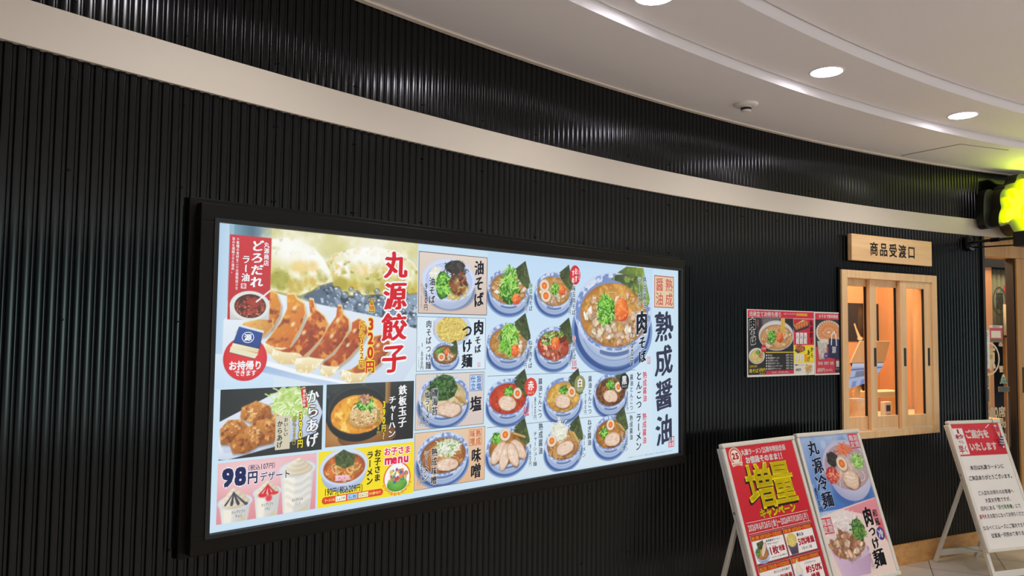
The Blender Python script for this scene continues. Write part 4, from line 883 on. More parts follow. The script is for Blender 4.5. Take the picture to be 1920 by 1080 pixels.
# ------------------------------------------------------------------ two laminated take-away posters by the window
def poster(label, c0, w, h, yaw, paint):
    t = (math.cos(yaw), math.sin(yaw)); n = (math.sin(yaw), -math.cos(yaw))
    p = thing('poster', label, 'poster', (c0[0]+t[0]*w/2, c0[1]+t[1]*w/2, c0[2]-h/2), yaw)
    MB().box(-w/2, w/2, .0, .003, -h/2, h/2).build('backing_sheet', M['white_plastic'], p)
    paint(p, w*100, h*100); return p
def takeaway_bowl(c, x, y, rx, ry, seed=0):
    c.ell(x, y, rx, ry, (238, 240, 244), (206, 210, 220), pw=5); c.ell(x, y+.1*ry, .92*rx, .84*ry, (226, 186, 130), (196, 140, 80), pw=3)
    noodles(c, x, y+.1*ry, .85*rx, .7*ry, 20, (236, 206, 140), .5, rx*.5); meats(c, x, y+.12*ry, .82*rx, .7*ry, 40, rx*.14, ((240, 190, 150), (226, 160, 116), (248, 220, 190)))
def paint_left(p, PW, PH):
    c = Cv(0, 0, PW, PH, 4.2, (238, 236, 234))
    c.rect(.6, .5, 62.6, 4.6, (216, 36, 60)); c.rect(.6, 4.8, 42.4, 38.2, (36, 32, 34), (30, 26, 28))
    c.mott(22, 9, 14, 6, (120, 112, 110), 4, 2, .4, .8, .7); c.poly([(12.5,4.8),(29,4.8),(30,9),(14,13)], (150, 140, 136), soft=8, al=.6)
    takeaway_bowl(c, 26.4, 15.2, 16.3, 9.0); c.rect(30.5, 4.8, 34.4, 14, (240, 206, 110), (232, 186, 80)); 
    for q in range(6): c.line([(30.9+q*.6, 4.8), (31+q*.55, 13.5)], .25, vary((222, 170, 60), 20))
    negi(c, 22.1, 16.2, 3.6, 70, .95); orange(c, 29.4, 16.4, 3.0)
    c.ell(8.4, 27.2, 7.2, 4.7, (238, 240, 244), (206, 210, 220), pw=5); c.ell(8.4, 27.5, 6.3, 3.9, (232, 214, 140), (206, 176, 90)); noodles(c, 8.4, 27.6, 5.8, 3.5, 40, (240, 222, 150), .4, 3); negi(c, 9.5, 25.2, 1.9, 26, .6); meats(c, 12.3, 27, 1.8, 1.2, 8, 1.1, ((226, 130, 100), (236, 160, 130)))
    c.ell(14.6, 22.9, 2.5, 2.3, (216, 30, 50)); c.rect(16.2, 24.9, 42.4, 25.5, (232, 206, 60)); c.rect(16.6, 36.0, 42.3, 38.2, (216, 40, 60))
    c.rect(42.7, 4.9, 62.5, 20.9, (214, 34, 56)); c.poly([(42.2,8.9),(52,5.0),(57.9,7.3),(57.6,10.2),(44.5,13.1),(42.6,11)], (46, 48, 84), (40, 40, 70)); c.poly([(42.6,8.9),(52,5.2),(57.4,7.2),(45,11.6)], (240, 206, 150), (222, 150, 90), g=(0, 1))
    for q in range(5): c.ell(45.5+q*2.5, 10-q*.65, 1.5, 2.0, (226, 150, 70), (190, 90, 40), rot=-.6)
    c.rect(42.7, 21.0, 62.5, 31.8, (248, 228, 20)); c.poly([(43.2,24.2),(49,20.6),(53.5,22.4),(53.6,24),(46.5,26)], (60, 50, 70)); meats(c, 48.6, 22.8, 4.2, 1.6, 24, 1.3, ((206, 110, 60), (176, 80, 40), (226, 140, 80)))
    c.rect(42.7, 31.9, 62.5, 38.4, (236, 232, 222)); meats(c, 57, 35.4, 4.0, 2.2, 22, 1.4, ((240, 196, 130), (226, 166, 96), (248, 216, 160)))
    c.build('printed_sheet', M['paper'], p, PW, PH, .0005)
    k = Ink(); WH = (246, 246, 246); Y = (250, 230, 30); BK = (26, 24, 26)
    k.ht('出来立てお持ち帰り', 1.8, 31.2, 2.6, 3.2, WH, .03); k.ht('お電話でのご注文も承ります', 33, 45, 2.0, 1.1, WH, .01); k.rect(45.5, 1.5, 56, 3.0, (250, 200, 40), 1); k.ht('お待たせしません', 46, 55.5, 2.25, 1.1, (200, 40, 30), .01)
    k.ch('肉', 4.6, 8.4, 6.0, 6.6, BK, .05, WH, .05, brush=.4); k.ch('そ', 4.8, 14, 4.2, 4.4, BK, .05, WH, .06, brush=.4); k.ch('ば', 5.2, 18.4, 4.6, 4.8, BK, .05, WH, .06, brush=.4)
    k.vt('熟成醤油ラーメン', 9.4, 5.8, 14, 1.3, (240, 130, 140), .02); k.ell(14.6, 22.9, 2.4, 2.2, (216, 30, 50), 1); k.ht('大好評', 12.7, 16.5, 22.9, 1.3, WH, .02)
    for q, (a, b) in enumerate((('肉そば', '690円'), ('熟成醤油ラーメン', '720円'), ('ねぎ肉ラーメン', '790円'), ('辛肉そばラーメン', '790円'), ('醤油とんこつラーメン', '790円'), ('鉄板玉子チャーハン', '490円'))):
        y = 26.9+q*1.6; k.ht('■', 16.5, 17.7, y, 1.2, WH); k.ht(a, 18.2, 18.2+1.35*len(a), y, 1.25, WH, .02); k.ht(b, 35, 38.2, y, 1.3, WH, .02); k.ht('(税込)', 38.8, 42, y, 1.0, WH)
    k.ht('麺大盛り 100円(税込108円)', 22, 37.5, 37.1, 1.2, WH, .01)
    k.ht('お持ち帰り', 1.8, 9, 33.2, 1.5, Y, .02); k.ht('肉そば', 1.6, 9.6, 35.8, 2.6, Y, .03); k.ht('690円', 10.2, 16.0, 35.4, 2.2, Y, .03); k.ht('(税込745円)', 10.2, 16, 37.4, 1.1, Y, .01)
    k.vt('丸源餃子', 60.0, 5.4, 20.4, 3.3, BK, .03, brush=.5)
    for x in (46.4, 50.2, 54.0): k.rect(x-1.5, 13.3, x+1.5, 20.2, WH, 1); k.vt({46.4: '３人前', 50.2: '２人前', 54.0: '１人前'}[x], x-.6, 13.6, 17, 1.0, BK, .02); k.vt({46.4: '960円', 50.2: '640円', 54.0: '320円'}[x], x+.5, 15, 20, 1.0, BK, .01)
    k.vt('から', 60.4, 21.8, 29, 2.8, BK, .03, brush=.5); k.vt('あげ', 57.0, 23.6, 31.4, 2.8, BK, .03, brush=.5); k.rect(53.0, 26.5, 55.4, 31.2, (240, 160, 40), 1)
    for x in (45, 48, 51): k.rect(x-1.1, 26.4, x+1.1, 31.2, WH, 1); k.vt('390円', x, 26.6, 31, 1.0, BK, .01)
    k.ht('鉄板チャーハン', 43.6, 52, 33.0, 1.1, BK, .01); k.ht('490円', 44, 49.5, 36, 1.9, BK, .02)
    k.build('lettering', M['paper'], p, PW, PH, .0008)
def paint_right(p, PW, PH):
    c = Cv(0, 0, PW, PH, 4.2, (232, 228, 226)); c.rect(.8, .8, PW-.5, 4.6, (216, 40, 62)); c.rect(.8, 4.7, PW-.5, 38.6, (38, 30, 30), (34, 28, 30)); c.rect(.8, 22, PW-.5, 38.6, (206, 44, 62))
    c.ell(14, 12.7, 12.6, 7.6, (244, 240, 232), (216, 206, 196), pw=6)
    for q in range(26):
        a = 2*math.pi*q/26; c.ell(14+8.6*math.cos(a), 12.7+5.2*math.sin(a), 2.6, 1.0, (240, 176, 116), (206, 120, 66), rot=a*1.0+.4)
    for q in range(14):
        a = 2*math.pi*q/14; c.ell(14+4.0*math.cos(a), 12.7+2.4*math.sin(a), 2.2, .9, (244, 186, 126), (212, 126, 70), rot=a+.4)
    c.poly([(2.6,18.2),(13,18.6),(10.3,29.5),(4.2,29.9)], (206, 196, 184), (176, 164, 152)); c.mott(8, 24, 4, 5, (232, 226, 218), 1, 3, .5, .7, .8); c.rect(5.5, 17, 13, 19.2, (226, 222, 214))
    c.poly([(14.3,16.5),(25.6,17.4),(24,30.2),(12.8,28.6)], (36, 40, 92), (26, 28, 72)); c.line([(16.4, 20.5), (17, 14.2), (19, 12.6), (21, 14.6), (21.6, 21)], 1.0, (236, 232, 226))
    c.ell(10.8, 27.6, 2.0, 1.9, (60, 50, 150)); c.rect(19.8, 29.5, 25.3, 38.3, (24, 22, 26)); c.rect(20.9, 30.2, 24.1, 34.8, (226, 222, 216), (190, 180, 176)); c.rect(20.9, 30.0, 24.1, 31, (190, 40, 50))
    c.build('printed_sheet', M['paper'], p, PW, PH, .0005)
    k = Ink(); WH = (246, 244, 244)
    k.ht('おうちで簡単調理', 4.2, 23.4, 2.7, 2.4, WH, .03); k.ch('源', 18.9, 23.8, 4.2, 4.4, WH, .03); k.ht('【冷凍】生餃子 30個', 2.0, 18.2, 32.2, 2.1, WH, .025); k.ht('690円', 2.2, 9.8, 36.4, 2.7, WH, .03); k.ht('(税込745円)', 10.2, 17.2, 36.6, 1.5, WH, .02); k.ht('どろだれラー油', 20.0, 25.2, 36.0, .8, WH); k.ht('冷凍', 9.6, 12, 27.6, 1.2, WH, .02)
    k.build('lettering', M['paper'], p, PW, PH, .0008)
ya = math.atan2(.345, .524)
poster('wide laminated take-away poster with a big noodle bowl on black, beside the narrow poster', (1.3655, 4.437, 1.6835), .629, .394, ya, paint_left)
poster('narrow laminated poster with a round dumpling plate and navy bag, touching the window frame', (1.8935, 4.7845, 1.6825), .270, .396, math.atan2(.141, .231), paint_right)

# ------------------------------------------------------------------ wooden name board over the window
YW = math.radians(28.27)
nb = thing('name_board', 'pale wooden name board with dark lettering above the pass-through window', 'sign board', (2.5655, 5.1232, 2.1104), math.radians(28.72))
MB().box(-.4228, .4228, 0, .03, -.086, .086).build('board', M['wood_h'], nb, bevel=.002)
MB().box(-.3, .3, .03, .05, -.05, .05).build('wall_batten', M['black'], nb)
k = Ink()
for i, chh in enumerate('商品受渡口'): k.ch(chh, 84.56/2+(i-2)*9.9-.4, 8.7, 8.6, 9.4, (44, 30, 22), .022)
k.build('lettering', M['paper_matt'], nb, 84.56, 17.2, .0004)

# ------------------------------------------------------------------ pass-through window with three sliding sashes
WX, WY, WZ0, WZ1, WW = 2.559, 5.141, .8676, 1.9617, .9896
win = bpy.data.objects.new('window_1', None); COL.objects.link(win); win.location = (WX-math.cos(YW)*WW/2, WY-math.sin(YW)*WW/2, 0); win.rotation_euler = (0, 0, YW); struct(win)
FZ0, FZ1 = WZ0+.045, WZ1-.05
fr = MB(); fr.box(0, .053, 0, .15, WZ0, WZ1); fr.box(WW-.055, WW, 0, .15, WZ0, WZ1); fr.box(.053, WW-.055, 0, .15, WZ0, FZ0); fr.box(.053, WW-.055, 0, .15, FZ1, WZ1)
fr.build('window_frame', M['wood_v'], win, bevel=.0015)
tr = MB(); tr.box(-.018, -.001, .012, .05, WZ0-.01, WZ1+.014); tr.box(-.018, WW+.012, .012, .05, WZ1+.001, WZ1+.014); tr.build('edge_flashing', M['black_metal'], win)
def sash(x0, x1, y0, sl, sr, handles):
    y1 = y0+.024; zt, zb = FZ1-.047, FZ0+.088
    m = MB(); m.box(x0, x0+sl, y0, y1, FZ0, FZ1); m.box(x1-sr, x1, y0, y1, FZ0, FZ1); m.box(x0+sl, x1-sr, y0, y1, FZ0, zb); m.box(x0+sl, x1-sr, y0, y1, zt, FZ1)
    s = m.build('sash', M['wood_v'], win, bevel=.001)
    MB().box(x1-sr-.003, x1-sr-.0005, y0+.002, y0+.018, zb+.001, zt-.001).build('edge_strip', M['edge_strip'], s)  # thin black strip along the right reveal of the pane
    MB().add([(x0+sl, y0+.019, zb), (x1-sr, y0+.019, zb), (x1-sr, y0+.019, zt), (x0+sl, y0+.019, zt)], [(0, 1, 2, 3)]).build('glass', M['glass'], s)
    MB().box(x0+.004, x1-.004, y0-.002, y0+.004, FZ0+.001, FZ0+.008).build('glide_rail', M['alu'], s)
    for hx in handles: MB().box(hx-.0125, hx+.0125, y0-.0012, y0+.002, 1.331, 1.455).build('handle', M['handle'], s, bevel=.001)
sash(.02, .386, .068, .06, .061, ())
sash(.322, .664, .040, .066, .066, (.369,))
sash(.599, .9342, .012, .067, .075, (.641, .902))

# ------------------------------------------------------------------ the kitchen side behind the window
def wl(u, d, z=0):
    return (win.location[0]+math.cos(YW)*u-math.sin(YW)*d, win.location[1]+math.sin(YW)*u+math.cos(YW)*d, z)
def wmesh(mb, name, m): return mesh(name, [wl(*p) for p in mb.v], mb.f, m)
struct(wmesh(MB().box(-.75, 2.45, 1.24, 1.28, 0, 2.55), 'wall_kitchen_back', M['peach']))
struct(wmesh(MB().box(-.79, -.75, .16, 1.28, 0, 2.55), 'wall_kitchen_left', M['peach']))
struct(wmesh(MB().box(2.05, 2.41, .93, 1.238, 0, 2.5), 'trim_3', M['peach']))
struct(wmesh(MB().box(-.79, 4.7, .14, 3.2, 2.5, 2.55), 'ceiling_interior', M['ceiling']))
def hang_art():
    p = thing('wall_picture', 'dark picture with a pale figure and white vertical lettering on the peach back wall', 'picture', wl(1.8345, 1.235, 1.652), YW)
    MB().box(-.2135, .2135, 0, .006, -.17, .17).build('canvas', M['black'], p)
    c = Cv(0, 0, 42.7, 34, 3.5, (34, 28, 24)); c.rect(0, 0, 42.7, 34, (44, 36, 30), (26, 22, 20))
    c.poly([(15,9),(21,7),(24,13),(22,22),(16,24),(13,16)], (70, 56, 44), soft=8, al=.8); c.ell(18, 8, 3, 3.6, (90, 66, 48), soft=4, al=.8)
    c.poly([(8.5,18.5),(10.5,17.8),(12.5,22),(18.5,31),(17,32.6),(13.5,30),(10.5,23)], (236, 206, 160), soft=3); c.ell(17, 31.5, 4, 1.8, (240, 216, 176), soft=3)
    c.build('printed_sheet', M['paper_matt'], p, 42.7, 34, .0006)
    k = Ink(); k.vt('熟成醤油', 36.6, 3, 28, 4.6, (236, 214, 176), .02, brush=.9); k.build('lettering', M['paper_matt'], p, 42.7, 34, .001)
hang_art()
sw = thing('light_switch', 'small dark switch plate on the peach wall right of the dark picture', 'switch', wl(2.02, .93, 1.61), YW)
sw.location = wl(2.17, .928, 1.64)
MB().box(-.018, .018, -.008, 0, -.045, .045).build('plate', M['handle'], sw, bevel=.002); MB().box(-.008, .008, -.013, -.008, -.02, .02).build('rocker', M['black'], sw)

ct = thing('kitchen_counter', 'cream counter inside the pass-through window', 'counter', wl(.75, .62, 0), YW)
MB().box(-1.3, 1.3, -.46, .3, .86, .90).build('worktop', M['cream'], ct, bevel=.003); MB().box(-1.28, 1.28, -.42, .28, 0, .859).build('cabinet_body', M['wood_h'], ct)
def slab(p, w, m, name, parent, th=.012):
    a, b, c_, d = [Vector(q) for q in p]; n = (b-a).cross(d-a).normalized()*th
    return recalc(mesh(name, [a, b, c_, d, a+n, b+n, c_+n, d+n], [(0, 1, 2, 3), (7, 6, 5, 4), (0, 4, 5, 1), (1, 5, 6, 2), (2, 6, 7, 3), (3, 7, 4, 0)], m, parent))
pos = thing('order_terminal', 'tilted order terminal with a blue screen under a cream panel, seen through the left sash', 'terminal', wl(.72, .62, .90), YW)
# top edge nearer the window, foot of the screen deeper: a slanted display on a post
def L(u, d, z): return (u-.72, d-.62, z-.90)
TLc, TRc, BRc, BLc = L(.62, .34, 1.496), L(.945, .34, 1.496), L(.865, .36, 1.22), L(.52, .36, 1.152)
slab([L(.62, .34, 1.496), L(.948, .34, 1.496), L(.906, .36, 1.34), L(.534, .36, 1.338)], 0, M['cream'], 'upper_panel', pos)
slab([L(.536, .36, 1.345), L(.906, .36, 1.345), L(.80, .372, 1.20), L(.69, .372, 1.135), L(.50, .372, 1.15)][:4], 0, M['black_plastic'], 'bezel', pos)
def screen():
    P = [Vector(L(.545, .353, 1.336)), Vector(L(.893, .353, 1.336)), Vector(L(.798, .364, 1.21)), Vector(L(.50, .364, 1.155))]
    n = 26; v = []; col = []; f = []
    for j in range(n+1):
        for i in range(n+1):
            u, w = i/n, j/n; v.append((P[0]*(1-u)+P[1]*u)*(1-w)+(P[3]*(1-u)+P[2]*u)*w)
            c = (176, 196, 232)
            if j in (6, 7, 15): c = (96, 116, 170)
            elif 8 < j < 15 and 4 < i < 14: c = (120, 136, 160)
            elif j > 19 and (i//4) % 2: c = (120, 150, 210)
            elif j < 4: c = (206, 216, 240)
            col.append(lin(c)+[1])
    for j in range(n):
        for i in range(n): k = j*(n+1)+i; f.append((k, k+1, k+n+2, k+n+1))
    o = mesh('screen', v, f, M['screen'], pos, cols=col); o['label'] = 'lit blue screen'
screen()
MB().tube([L(.70, .46, .908), L(.70, .43, 1.2), L(.72, .38, 1.36)], .022).build('post', M['cream'], pos); MB().box(-.12, .1, -.2, -.05, 0, .02).build('foot_plate', M['black_plastic'], pos, bevel=.003)
sh = thing('pickup_shelf', 'small glowing cream shelf board under the terminal, seen through the middle sash', 'shelf', wl(1.08, .52, 1.07), YW)
MB().box(-.2, .2, -.06, .1, 0, .045).build('shelf_board', M['cream'], sh, bevel=.006); MB().box(-.17, -.15, -.02, .06, -.17, -.001).build('bracket', M['wood_v'], sh); MB().box(.15, .17, -.02, .06, -.17, -.001).build('bracket', M['wood_v'], sh)
rd = thing('card_reader', 'white card reader with a small dark display standing on the kitchen counter', 'card reader', wl(1.0, .42, .90), YW)
MB().box(-.04, .04, -.02, .02, 0, .145).build('body', M['white_plastic'], rd, bevel=.005); MB().box(-.026, .02, -.0225, -.0195, .075, .12).build('display', M['black_plastic'], rd); MB().box(-.022, .026, -.024, -.0195, .012, .055).build('keypad', M['alu_dark'], rd)
def crumpled(u, d, w, h, label, seed):
    rr = random.Random(seed); o = thing('paper_bag', label, 'bag', wl(u, d, .90), YW)
    n, k = 14, 6; v = []; f = []
    for j in range(k+1):
        for i in range(n):
            a = 2*math.pi*i/n; sq = 1/max(abs(math.cos(a)), abs(math.sin(a)))**.7; t = j/k
            v.append((w/2*sq*.8*math.cos(a)*(1-.12*t)+rr.uniform(-.007, .007), .06*sq*math.sin(a)*(1-.45*t)+rr.uniform(-.006, .006), h*t+rr.uniform(-.004, .004)*(0 < j)))
    for j in range(k):
        for i in range(n): f.append((j*n+i, j*n+(i+1) % n, (j+1)*n+(i+1) % n, (j+1)*n+i))
    f += [tuple(reversed(range(n))), tuple(k*n+i for i in range(n))]
    mesh('bag_body', v, f, M['cream'], o); MB().box(-w*.36, w*.36, -.028, .028, h-.004, h+.012).build('folded_top', M['white_plastic'], o, bevel=.003)
crumpled(.50, .28, .20, .185, 'crumpled cream paper bag on the counter behind the left sash', 3)

def area(name, loc, size, power, color, rot=(0, 0, 0)):
    l = bpy.data.lights.new(name, 'AREA'); l.energy = power; l.size = size; l.color = color; l.shape = 'DISK'
    o = bpy.data.objects.new(name, l); COL.objects.link(o); o.location = loc; o.rotation_euler = rot; return o
area('kitchen_lamp', wl(.6, .75, 2.47), .35, KITCHEN_POWER, (1.0, .74, .46)); area('kitchen_lamp', wl(1.7, .6, 2.47), .3, KITCHEN_POWER*.7, (1.0, .74, .46))

# ------------------------------------------------------------------ glass entrance at the right end
YD = math.radians(22.9); DX, DY = 3.476, 5.623
door = bpy.data.objects.new('door_1', None); COL.objects.link(door); door.location = (DX, DY, 0); door.rotation_euler = (0, 0, YD); struct(door)
MB().box(-.012, .014, -.006, .05, 0, BAND0-.001).build('jamb', M['black'], door, bevel=.002)
dh = MB(); dh.box(.014, 2.6, .0, .1, 2.132, BAND0-.001); dh.build('header', M['wood_door'], door, bevel=.002)
MB().box(.024, .345, .0, .09, 0, .06).build('sill', M['wood_door'], door)
MB().box(.365, .50, -.004, .07, 0, 2.131).build('stile', M['wood_door'], door, bevel=.002); MB().box(.344, .364, .01, .07, .06, 2.131).build('edge_strip', M['black'], door)
MB().box(.50, 2.6, .0, .07, 0, .5).build('lower_panel', M['wood_door'], door)
gl = MB().add([(.014, .034, .06), (.344, .034, .06), (.344, .034, 2.132), (.014, .034, 2.132)], [(0, 1, 2, 3)]).build('glass', M['glass'], door)
MB().add([(.501, .034, .5), (2.6, .034, .5), (2.6, .034, 2.132), (.501, .034, 2.132)], [(0, 1, 2, 3)]).build('glass', M['glass'], door)
MB().box(.401, .423, -.008, -.003, 1.12, 1.31).build('lock_plate', M['handle'], door, bevel=.001)
def dl(u, d, z=0): return (DX+math.cos(YD)*u-math.sin(YD)*d, DY+math.sin(YD)*u+math.cos(YD)*d, z)
# lettering on the glass
k = Ink(); WHT = (222, 216, 190)
X = lambda x: x*100; Z = lambda z: (2.2-z)*100
k.ring(7.6, Z(1.375), 12.4, 12.4, 1.3, WHT, 1, 64); k.ch('源', 7.0, Z(1.375), 17, 18, WHT, .03)
k.ch('品', 21.6, Z(1.487), 4.6, 4.4, WHT, .03); k.ch('管', 21.4, Z(1.297), 5, 5.2, WHT, .03)
k.ht('全80席', -.6, 25.0, Z(.98), 8.4, WHT, .03); k.ht('11:00', 8.4, 25.4, Z(.885), 5.2, WHT, .03); k.ht('24:00', 10.4, 25.4, Z(.80), 4.6, WHT, .03)
sv = k.build('lettering', M['paper_matt'], gl, 0, 440, -.0295, None)
for v in sv.data.vertices: pass
def glass_note(name, label, x0, x1, z0, z1, paint, cat='notice'):
    w, h = (x1-x0)*100, (z1-z0)*100
    p = thing(name, label, cat, dl((x0+x1)/2, .0275, (z0+z1)/2), YD)
    MB().box(-w/200, w/200, 0, .0015, -h/200, h/200).build('sheet', M['white_plastic'], p)
    c = Cv(0, 0, w, h, 6, (232, 230, 226)); k = Ink(); paint(c, k, w, h); c.build('printed_face', M['paper'], p, w, h, .0004)
    if k.n: k.build('lettering', M['paper'], p, w, h, .0006)
def n1(c, k, w, h): c.rect(0, 1.8, w, h-2.6, (206, 44, 48)); c.rect(1.6, 4, w-2.0, h-3.2, (238, 226, 206)); c.rect(0, h-2.6, w, h, (110, 74, 20)); k.ht('営業中', 3, w-3, 1.0, 1.2, (150, 40, 40), .01)
glass_note('glass_sticker', 'red and white sticker with a brown lower edge on the entrance glass', .094, .236, 1.497, 1.622, n1, 'sticker')
def n2(c, k, w, h): c.rect(0, 0, .8, h, (60, 70, 150)); k.vt('お知らせ', 2.8, 1, 9, 1.6, (90, 90, 130), .01); k.vt('ご来店のお客様へお願い', 2.8, 10, 26, 1.2, (110, 110, 140))
glass_note('paper_notice', 'narrow white notice with a blue edge at the left side of the entrance glass',   .036, .088, 1.303, 1.585, n2)
def n3(c, k, w, h): c.rect(0, 0, w, 3, (206, 70, 40)); c.rect(0, 3, w, h, (236, 190, 90), (206, 140, 40)); c.rect(.6, 5.5, w-1.4, 13, (40, 34, 40)); c.rect(.8, 15, w-1.2, 24, (90, 60, 66)); k.vt('新登場', 2.0, 6, 12.5, 1.8, (240, 236, 220), .02)
glass_note('flyer', 'narrow orange flyer below the white notice on the entrance glass', .038, .086, 1.028, 1.300, n3, 'flyer')
def tri():
    p = thing('triangle_sticker', 'small pale triangular sticker with green writing on the entrance glass', 'sticker', dl(.236, .0275, 1.19), YD)
    recalc(mesh('sheet', [(x, y, z) for y in (0, .0012) for x, z in ((-.042, 0), (.042, 0), (.008, .068), (-.008, .068))], [(0, 1, 2, 3), (7, 6, 5, 4), (0, 4, 5, 1), (1, 5, 6, 2), (2, 6, 7, 3), (3, 7, 4, 0)], mat('pale green sticker', (190, 206, 180), .5), p))
    k = Ink(); k.rect(.4, 4.0, 8.0, 6.4, (40, 90, 70), 1); k.ht('防火', 1, 7.4, 5.2, 2.0, (220, 230, 214), .01); k.ht('優良', 2.4, 6, 2.8, 1.6, (50, 100, 80), .01); k.build('lettering', M['paper'], p, 8.4, 13.6, .0005)
tri()
def n4(c, k, w, h): c.rect(0, 0, w, h, (60, 56, 30)); c.rect(.4, .4, w-.4, h-.4, (40, 40, 26)); k.ht('自動ドア', 1.4, w-1.4, h/2, 1.9, (150, 150, 110), .01)
glass_note('glass_label', 'small dark oblong label under the triangular sticker on the entrance glass', .178, .300, 1.128, 1.166, n4, 'sticker')

# interior of the restaurant behind the glass
struct(mesh('wall_right', [dl(*p) for p in MB().box(2.6, 3.3, -.05, 1.9, 0, BAND0-.002).v], MB().box(0, 1, 0, 1, 0, 1).f, M['black_metal']))
struct(mesh('wall_hall_back', [dl(*p) for p in MB().box(.2, 3.3, 1.9, 1.95, 0, 2.55).v], MB().box(0, 1, 0, 1, 0, 1).f, mat('dark brown plaster', (92, 72, 46), .8)))
pil = thing('pillar', 'peach plastered pillar inside behind the left edge of the entrance glass', 'pillar', dl(1.17, .85), YD); MB().box(-.10, .095, -.03, .3, 0, 2.16).build('shaft', M['peach'], pil); MB().box(-.12, .5, -.06, .3, 2.161, 2.24).build('beam', M['black'], pil); MB().box(-.12, .095, -.03, .3, 2.241, 2.49).build('capital', M['peach'], pil)
def banner():
    p = thing('noren_banner', 'grey green hanging cloth banner with a dark ring crest inside the entrance', 'banner', dl(1.40, .86, 1.86), YD)
    v = []; f = []; n = 24
    for j in (0, 1):
        for i in range(n+1): v.append((-.09+.2*i/n, .008*math.sin(i*.9), (.285, -.30)[j]))
    for i in range(n): f.append((i, i+1, n+2+i, n+1+i))
    o = mesh('cloth', v, f, mat('grey green cloth', (150, 156, 128), .8), p, smooth=True); s = o.modifiers.new('t', 'SOLIDIFY'); s.thickness = .003
    MB().tube([(-.11, 0, .29), (.13, 0, .29)], .008).build('rod', M['black'], p)
    k = Ink(); k.ring(10.5, 30, 9.0, 13.0, 1.2, (70, 76, 66), 1, 64); k.ch('源', 10.5, 30, 11, 17, (84, 88, 78), .03); k.build('lettering', M['paper_matt'], p, 20, 60, .012)
banner()
par = thing('wood_partition', 'orange brown wooden partition inside at the right of the entrance glass', 'partition', dl(1.62, .86), YD); MB().box(-.13, .25, 0, .03, 0, 1.96).build('panel', M['wood_door'], par, bevel=.002); MB().box(-.15, .27, -.01, .04, 1.961, 2.0).build('top_rail', M['black'], par); MB().box(-.14, .02, -.012, -.001, 1.53, 1.56).build('rail', M['black'], par)
pl_ = thing('price_card', 'small red card on the wooden partition inside the entrance', 'card', dl(1.50, .85, 1.975), YD); MB().box(-.03, .03, -.006, .0, -.03, .03).build('card', mat('red card', (226, 70, 60), .5), pl_)
hc = thing('hanging_curtain', 'cream hanging cloth strip inside between the banner and the partition', 'curtain', dl(1.425, .80, 1.63), YD)
o = mesh('cloth', [(-.045+.09*i/10, .006*math.sin(i*1.3), z) for z in (.2, -.08) for i in range(11)], [(i, i+1, 12+i, 11+i) for i in range(10)], M['cream'], hc, smooth=True); o.modifiers.new('t', 'SOLIDIFY').thickness = .002
area('hall_lamp', dl(1.0, .55, 2.47), .4, HALL_POWER, (1.0, .78, .5)); area('hall_lamp', dl(2.0, .55, 2.47), .4, HALL_POWER, (1.0, .78, .5))

# ------------------------------------------------------------------ projecting arm beside the entrance
arm = thing('bracket_arm', 'black projecting bracket arm with a round wall plate beside the entrance header', 'bracket', (3.333, 5.547, 2.214), math.radians(24.6))
MB().lathe([(.018, -.03), (.05, -.022), (.056, -.008), (.056, .012)], 32, 'y').build('wall_plate', M['black_metal'], arm, smooth=False)
for q in range(4): MB().lathe([(.006, -.03), (.008, -.024), (.008, -.016)], 10, 'y', (.036*math.cos(q*1.571+.78), 0, .036*math.sin(q*1.571+.78))).build('bolt', M['black_metal'], arm)
MB().tube([(0, -.02, .008), (0, -.34, .008)], .011).build('upper_rod', M['black'], arm); MB().tube([(.01, -.02, -.03), (0, -.34, -.042)], .0055).build('lower_rod', M['black'], arm); MB().tube([(0, -.16, .008), (0, -.22, .008)], .015).build('collar', M['black_metal'], arm)
MB().box(-.03, .09, -.42, -.33, -.055, .05).build('clamp_block', M['black'], arm, bevel=.008)
MB().tube([(.03, -.37, .04), (.13, -.40, .10)], .014).build('lamp_tube', M['white_plastic'], arm)

# ------------------------------------------------------------------ lit shop sign above the entrance (its left end is in view)
ss = thing('illuminated_sign', 'yellow lit brush letter sign on a dark lobed base above the entrance', 'shop sign', (3.7531, 5.5790, 2.45), math.radians(22.8))
def prism(P, y0, y1):
    n = len(P); return MB().add([(x, y, z) for y in (y0, y1) for x, z in P], [tuple(range(n)), tuple(range(2*n-1, n-1, -1))]+[(i, n+i, n+(i+1) % n, (i+1) % n) for i in range(n)])
def smoothed(P, it=2):
    for _ in range(it):
        Q = []
        for i in range(len(P)):
            a, b = P[i], P[(i+1) % len(P)]; Q += [(a[0]*.75+b[0]*.25, a[1]*.75+b[1]*.25), (a[0]*.25+b[0]*.75, a[1]*.25+b[1]*.75)]
        P = Q
    return P
base = [(-.27, -.1), (-.245, -.119), (-.2, -.10), (-.155, -.09), (-.11, -.15), (-.05, -.175), (.06, -.18), (.2, -.19), (.36, -.17), (.52, -.19), (.62, -.12), (.64, .05), (.6, .22), (.5, .27), (.36, .25), (.2, .275), (.1, .26), (.02, .295), (-.05, .285), (-.075, .215), (-.13, .208), (-.195, .184), (-.198, .163), (-.225, .148), (-.25, .115), (-.25, .06), (-.235, .02), (-.262, -.02), (-.27, -.06)]
base = [(x, z) for x, z in base]
recalc(prism(smoothed(base, 2), .0, .085).build('sign_base', M['sign_base'], ss))
recalc(prism(smoothed([(-.335, -.11), (-.295, -.131), (-.228, -.12), (-.165, -.105), (-.2, .0), (-.2, .12), (-.25, .17), (-.33, .147), (-.345, .0)], 2), .06, .12).build('rear_lobe', M['black'], ss))
